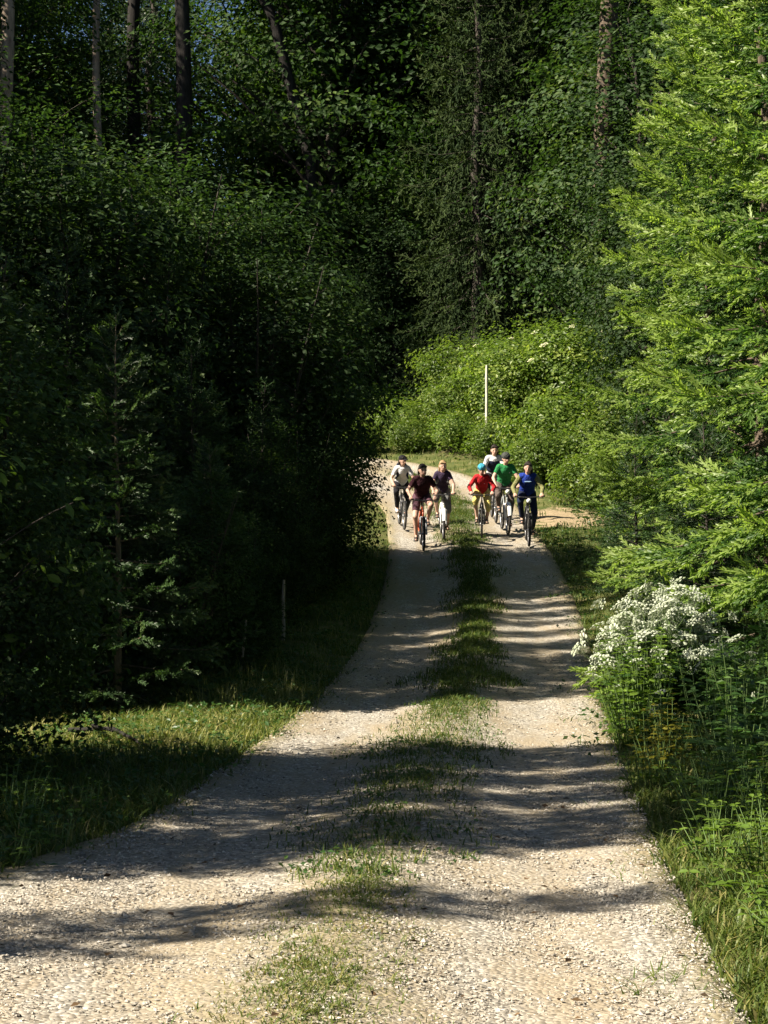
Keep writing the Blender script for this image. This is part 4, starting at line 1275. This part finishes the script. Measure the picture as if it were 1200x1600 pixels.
def rider(label, T, ph, skin='skin', shirt='x', sleeves=.5, sleeve_mat=None, bottoms='y', legs='long', hair='dark hair', hair_len=0, helmet=None, cap_=None, lean=.34, turn=0.0, nod=0.15, wide=.33, shoes='shoe dark', vest=None, emblem=None, girth=1.0, pack=None, band=None):
    o = obj('person', None)
    o.matrix_world = T
    tag(o, label, 'person', 'riders coming down the track')
    hipc = np.array([0, -.21, 1.02])
    up = np.array([0, math.sin(lean), math.cos(lean)])
    fw = np.array([0, math.cos(lean), -math.sin(lean)])
    chest = hipc + up * .34 + fw * .01
    neck = hipc + up * .50
    rot = np.column_stack([(1, 0, 0), fw, up])
    sh = [neck - up * .035 + np.array([s * .150 * girth, 0, 0]) for s in (-1, 1)]
    head = neck + np.array([0, .055, .165])
    ct, st = math.cos(turn), math.sin(turn)
    cn, sn = math.cos(nod), math.sin(nod)
    hr = np.array([[ct, -st, 0], [st, ct, 0], [0, 0, 1]]) @ np.array([[1, 0, 0], [0, cn, sn], [0, -sn, cn]])
    H = lambda p: head + hr @ np.array(p, float)
    body, top, bot, shoe = Geo(), Geo(), Geo(), []
    # trunk
    for g, e in ((body, 0.0), (top, .016)):
        ell_geo(g, hipc + up * .02, (.165 * girth + e, .125 + e, .13 + e), rot)
        ell_geo(g, hipc + up * .17, (.148 * girth + e, .11 + e, .17 + e), rot)
        ell_geo(g, chest, (.172 * girth + e, .118 + e, .185 + e), rot)
        cap_geo(g, sh[0] + (.02, 0, 0), sh[1] - (.02, 0, 0), .058 + e, .058 + e)
    cap_geo(body, neck - up * .05, head + (0, -.02, -.06), .058, .052)
    # head: skull, jaw, nose, brow, ears
    ell_geo(body, head, (.076, .096, .108), hr)
    ell_geo(body, H((0, .03, -.065)), (.054, .06, .058), hr)
    cap_geo(body, H((0, .09, .0)), H((0, .108, -.03)), .012, .016, 8, 4)
    for s in (-1, 1):
        ell_geo(body, H((s * .077, -.005, -.015)), (.012, .02, .032), hr, 8, 6)
        e = Geo(); ell_geo(e, H((s * .032, .084, .008)), (.013, .012, .008), hr, 8, 6)
        obj('eye', e.mesh('eye', 'eye', True), o)
    e = Geo(); ell_geo(e, H((0, .086, -.062)), (.024, .01, .008), hr, 8, 6)
    obj('mouth', e.mesh('mouth', 'lips', True), o)
    # arms and hands on the grips
    for i, s in enumerate((-1, 1)):
        wrist = np.array([s * (wide - .055), .335, 1.055])
        el = ik(sh[i], wrist, .285, .255, (s * .6, -.35, -.5))
        cap_geo(body, sh[i], el, .052, .040)
        cap_geo(body, el, wrist, .040, .027)
        gx0 = s * (wide - .055)
        palm = np.array([gx0, .375, 1.045])
        cap_geo(body, wrist, palm, .028, .030, 10, 4, 1.25)
        ell_geo(body, palm, (.042, .036, .017), None, 10, 8)
        for k in range(4):
            fx = gx0 + (k - 1.5) * .020
            ln = (.030, .034, .036, .028)[k] if s > 0 else (.028, .036, .034, .030)[k]
            a = np.array([fx, .395, 1.046])
            b = a + (0, ln, -.012)
            c = b + (0, -.004, -.030)
            d = c + (0, -.026, -.010)
            for p, q in ((a, b), (b, c), (c, d)):
                cap_geo(body, p, q, .0088, .0085, 8, 3)
        ta = np.array([gx0 - s * .035, .375, 1.04])
        tb = ta + (-s * .012, .018, -.018)
        tc = tb + (s * .004, .022, -.016)
        cap_geo(body, ta, tb, .011, .010, 8, 3); cap_geo(body, tb, tc, .010, .009, 8, 3)
        # sleeve
        tgt = top if sleeve_mat is None else None
        g = top
        if sleeve_mat:
            g = Geo()
        end = el if sleeves >= 1 else sh[i] + (el - sh[i]) * (sleeves / 1.0 if sleeves < 1 else 1)
        cap_geo(g, sh[i], end, .062, .056 if sleeves < 1 else .048)
        if sleeves > 1:
            cap_geo(g, el, el + (wrist - el) * .92, .052, .038)
        if sleeve_mat:
            obj('sleeve', fuse(g, 'sleeve', sleeve_mat, .014, 4, .5), o)
    # legs and feet on the pedals
    for s in (-1, 1):
        pp = pedal_pos(s, ph)
        hip = hipc + np.array([s * .095, .02, -.03])
        ank = pp + np.array([-s * .01, -.075, .105])
        kn = ik(hip, ank, .435, .42, (s * .18, 1, .25))
        cap_geo(body, hip, kn, .083, .057)
        cap_geo(body, kn, ank, .055, .036)
        mid = kn + (ank - kn) * .3 + np.array([0, -.02, 0])
        cap_geo(body, mid, kn + (ank - kn) * .55 + np.array([0, -.015, 0]), .05, .042)
        toe = pp + np.array([0, .115, .035])
        cap_geo(body, ank - (0, .015, .02), toe, .034, .026, 10, 4)
        g = Geo()
        cap_geo(g, ank + (0, -.035, -.055), pp + np.array([0, .10, .042]), .043, .036, 12, 5, 1.0)
        cap_geo(g, ank + (0, -.01, -.0), ank + (0, -.015, -.05), .043, .045)
        obj('shoe', fuse(g, 'shoe', shoes, .012, 4, .5), o)
        cap_geo(bot, hip + (0, 0, .03), hip + (kn - hip) * (.62 if legs == 'short' else 1), .098, .080 if legs == 'short' else .072)
        if legs == 'long':
            cap_geo(bot, kn, ank + (kn - ank) * .12, .070, .052)
        elif legs == 'knee':
            cap_geo(bot, hip, kn + (ank - kn) * .12, .098, .068)
    ell_geo(bot, hipc + up * .0, (.185 * girth, .145, .135), rot)
    obj('body', fuse(body, 'body', skin, .0078, 3, .3), o)
    obj('shirt', fuse(top, 'shirt', shirt, .012, 4, .5), o)
    obj('shorts' if legs != 'long' else 'trousers', fuse(bot, 'bottoms', bottoms, .012, 4, .5), o)
    if vest:
        g = Geo()
        ell_geo(g, chest + up * .005 - fw * .0, (.172 * girth + .03, .118 + .024, .17), rot)
        ell_geo(g, hipc + up * .2, (.148 * girth + .03, .11 + .028, .15), rot)
        obj('vest', fuse(g, 'vest', vest, .013, 4, .5), o)
    if pack:
        g = Geo()
        ell_geo(g, chest - fw * .19 - up * .02, (.15, .10, .22), rot)
        obj('backpack', fuse(g, 'backpack', pack, .014, 4, .5), o)
        for s in (-1, 1):
            g = Geo()
            cap_geo(g, neck + np.array([s * .11, -.02, .03]) , chest + np.array([s * .115, 0, 0]) + fw * .13 + up * .0, .024, .024, 8, 4)
            cap_geo(g, chest + np.array([s * .115, 0, 0]) + fw * .13, chest + np.array([s * .16, 0, 0]) - up * .15 + fw * .03, .022, .02, 8, 4)
            obj('strap', g.mesh('strap', pack, True), o)
    if emblem:
        for (ex, ez, w, h) in emblem[1]:
            g = Geo()
            ell_geo(g, chest + np.array([ex, 0, 0]) + up * ez + fw * (.118 + .016 - .012 - abs(ex) * .25), (w, .014, h), rot, 10, 8)
            obj('emblem', g.mesh('emblem', emblem[0], True), o)
    # hair, helmet
    if helmet:
        g = Geo()
        ell_geo(g, H((0, -.012, .045)), (.098, .122, .092), hr)
        me = fuse(g, 'helmet', helmet, .010, 2, .6)
        hm = obj('helmet', me, o)
        for k in range(5):
            g = Geo()
            x = (k - 2) * .034
            cap_geo(g, H((x, .085, .085 - abs(x) * .4)), H((x, -.09, .105 - abs(x) * .4)), .010, .010, 6, 3)
            obj('vent', g.mesh('vent', 'black metal', True), hm)
        g = Geo()
        for s in (-1, 1):
            cap_geo(g, H((s * .085, .0, -.0)), H((s * .02, .05, -.118)), .006, .006, 6, 3)
        obj('chin_strap', g.mesh('chin strap', 'black metal', True), hm)
    if not helmet or hair_len:
        g = Geo()
        if not helmet:
            ell_geo(g, H((0, -.022, .030)), (.086, .100, .096), hr)
            cap_geo(g, H((-.05, .055, .075)), H((.05, .055, .075)), .026, .026, 8, 4)
        for s in (-1, 0, 1):
            cap_geo(g, H((s * .06, -.05, .0)), H((s * .07, -.07 if s == 0 else -.045, -.10 - hair_len)), .05 if s == 0 else .034, .035 if s == 0 else .026, 8, 4)
        obj('hair', fuse(g, 'hair', hair, .010, 2, .6), o)
    if cap_:
        g = Geo()
        ell_geo(g, H((0, -.015, .052)), (.092, .108, .078), hr)
        ell_geo(g, H((0, .12, .048)), (.066, .065, .012), hr)
        obj('cap', fuse(g, 'cap', cap_, .010, 2, .6), o)
    return o

cloth = {'maroon': (.085, .022, .035), 'plum shorts': (.11, .055, .075), 'red jersey': (.40, .020, .025), 'yellow cloth': (.60, .50, .16), 'green shirt': (.03, .21, .07), 'blue shirt': (.02, .045, .28), 'olive cloth': (.20, .20, .085),
         'white cloth': (.60, .60, .63), 'navy cloth': (.018, .024, .05), 'taupe cloth': (.105, .082, .072), 'black cloth': (.018, .017, .02), 'purple top': (.045, .030, .06), 'grey cloth': (.16, .16, .16), 'teal helmet': (.06, .33, .46), 'grey helmet': (.06, .065, .06), 'pale blue cloth': (.28, .42, .62), 'dark shirt': (.045, .016, .022)}
def cloth_mat(name, col):
    m, nt, out = new_mat(name)
    oc = objcoord(nt)
    n = noise(nt, 11, 4, .6, oc)
    f = noise(nt, 60, 2, .6, oc)
    c = ramp(nt, f, [(.3, tuple(q * .8 for q in col)), (.7, tuple(q * 1.12 for q in col))])
    principled(nt, out, c, .85, .12, bump=n, bump_s=1.0, bump_d=.05)
    M[name] = m
for k, v in cloth.items():
    cloth_mat(k, v)
for k, v in {'silver frame': (.42, .43, .45), 'white frame': (.75, .75, .74), 'orange frame': (.40, .08, .03), 'dark frame': (.035, .035, .04), 'black frame': (.018, .018, .02), 'grey frame': (.20, .22, .22)}.items():
    flat_mat(k, v, .35, .5)

def seat_of(x, y, s, yaw):
    sl = math.atan(float(zc(y + .3) - zc(y - .7)) / 1.0)
    z = float(rz_(np.array([x]), np.array([y + .12]))[0])
    # forward is +y in the rider's own frame; turned to face the camera and tipped to the slope
    s *= .965
    return Matrix.Translation((x, y, z)) @ Matrix.Rotation(PI + yaw, 4, 'Z') @ Matrix.Rotation(-sl, 4, 'X') @ Matrix.Diagonal((s, s, s, 1)) @ Matrix.Translation((0, -.65, .004))

def pair(rl, bl, x, y, s, yaw, ph, bk, **kw):
    T = seat_of(x, y, s, yaw)
    rider(rl, T, ph, **kw)
    bicycle(bl, T, ph=ph, **bk)
pair('person in dark maroon t-shirt and plum shorts riding at the front on the left rut', 'grey bicycle with orange head tube ridden by the person in maroon',
     .72, 35.0, .94, .03, -1.75, dict(frame_mat='orange frame', fork_mat='silver frame', wide=.30),
     shirt='dark shirt', sleeves=.55, bottoms='plum shorts', legs='short', hair='dark hair', lean=.62, turn=.25, wide=.30, girth=1.0, shoes='shoe dark', emblem=('plum shorts', [(.07, .06, .02, .014)]))
pair('person in white shirt with navy vest and dark trousers, leftmost of the riders', 'dark bicycle of the leftmost rider, half hidden behind the maroon rider',
     .40, 37.9, .86, .10, .4, dict(frame_mat='dark frame', wide=.29),
     shirt='white cloth', sleeves=.6, bottoms='black cloth', legs='long', hair='dark hair', cap_='black cloth', lean=.56, turn=.5, wide=.29, girth=.92, vest=None, pack='navy cloth', shoes='shoe white')
pair('person with long fair hair and dark purple top riding behind on the left', 'white bicycle ridden by the long-haired person',
     1.13, 36.4, .87, .02, 1.1, dict(frame_mat='white frame', fork_mat='white frame', guard='white frame', wide=.28),
     shirt='purple top', sleeves=.45, bottoms='grey cloth', legs='knee', hair='blond hair', hair_len=.16, lean=.5, turn=.1, wide=.28, girth=.88, pack='grey cloth')
pair('child in red jersey and blue-green helmet riding in the middle', 'small dark bicycle ridden by the child in red',
     1.86, 36.5, .84, -.05, .2, dict(frame_mat='black frame', wide=.30),
     shirt='red jersey', sleeves=1.05, sleeve_mat=None, bottoms='yellow cloth', legs='knee', helmet='teal helmet', lean=.66, turn=-.1, nod=.3, wide=.30, girth=.9, emblem=('white cloth', [(-.05, .03, .028, .02)]))
pair('person in white shirt and navy vest riding farthest back, head above the others', 'dark bicycle farthest back, hidden between the child and green rider',
     2.28, 39.1, .92, .03, 1.4, dict(frame_mat='dark frame', wide=.30),
     shirt='white cloth', sleeves=.7, bottoms='black cloth', legs='long', hair='dark hair', lean=.46, vest='navy cloth', girth=1.0, wide=.30)
pair('person in green t-shirt and long taupe trousers behind the blue-shirted rider', 'pale grey bicycle ridden by the person in green',
     2.40, 37.2, .93, .06, 1.9, dict(frame_mat='grey frame', fork_mat='white frame', guard='white frame', lamp=True, wide=.30),
     shirt='green shirt', sleeves=.5, bottoms='taupe cloth', legs='long', helmet='grey helmet', lean=.52, turn=.2, wide=.30, emblem=('white cloth', [(-.08, .05, .022, .018)]), girth=.96)
pair('person in blue top with olive sleeves and dark hair riding at the right', 'black bicycle with white headlamp ridden by the person in blue',
     2.68, 35.5, .93, -.02, .9, dict(frame_mat='black frame', lamp=True, wide=.33),
     shirt='blue shirt', sleeves=1.6, sleeve_mat='olive cloth', bottoms='navy cloth', legs='long', hair='dark hair', hair_len=.05, lean=.62, turn=-.15, wide=.33, girth=1.0, emblem=('pale blue cloth', [(0, .09, .08, .012)]))
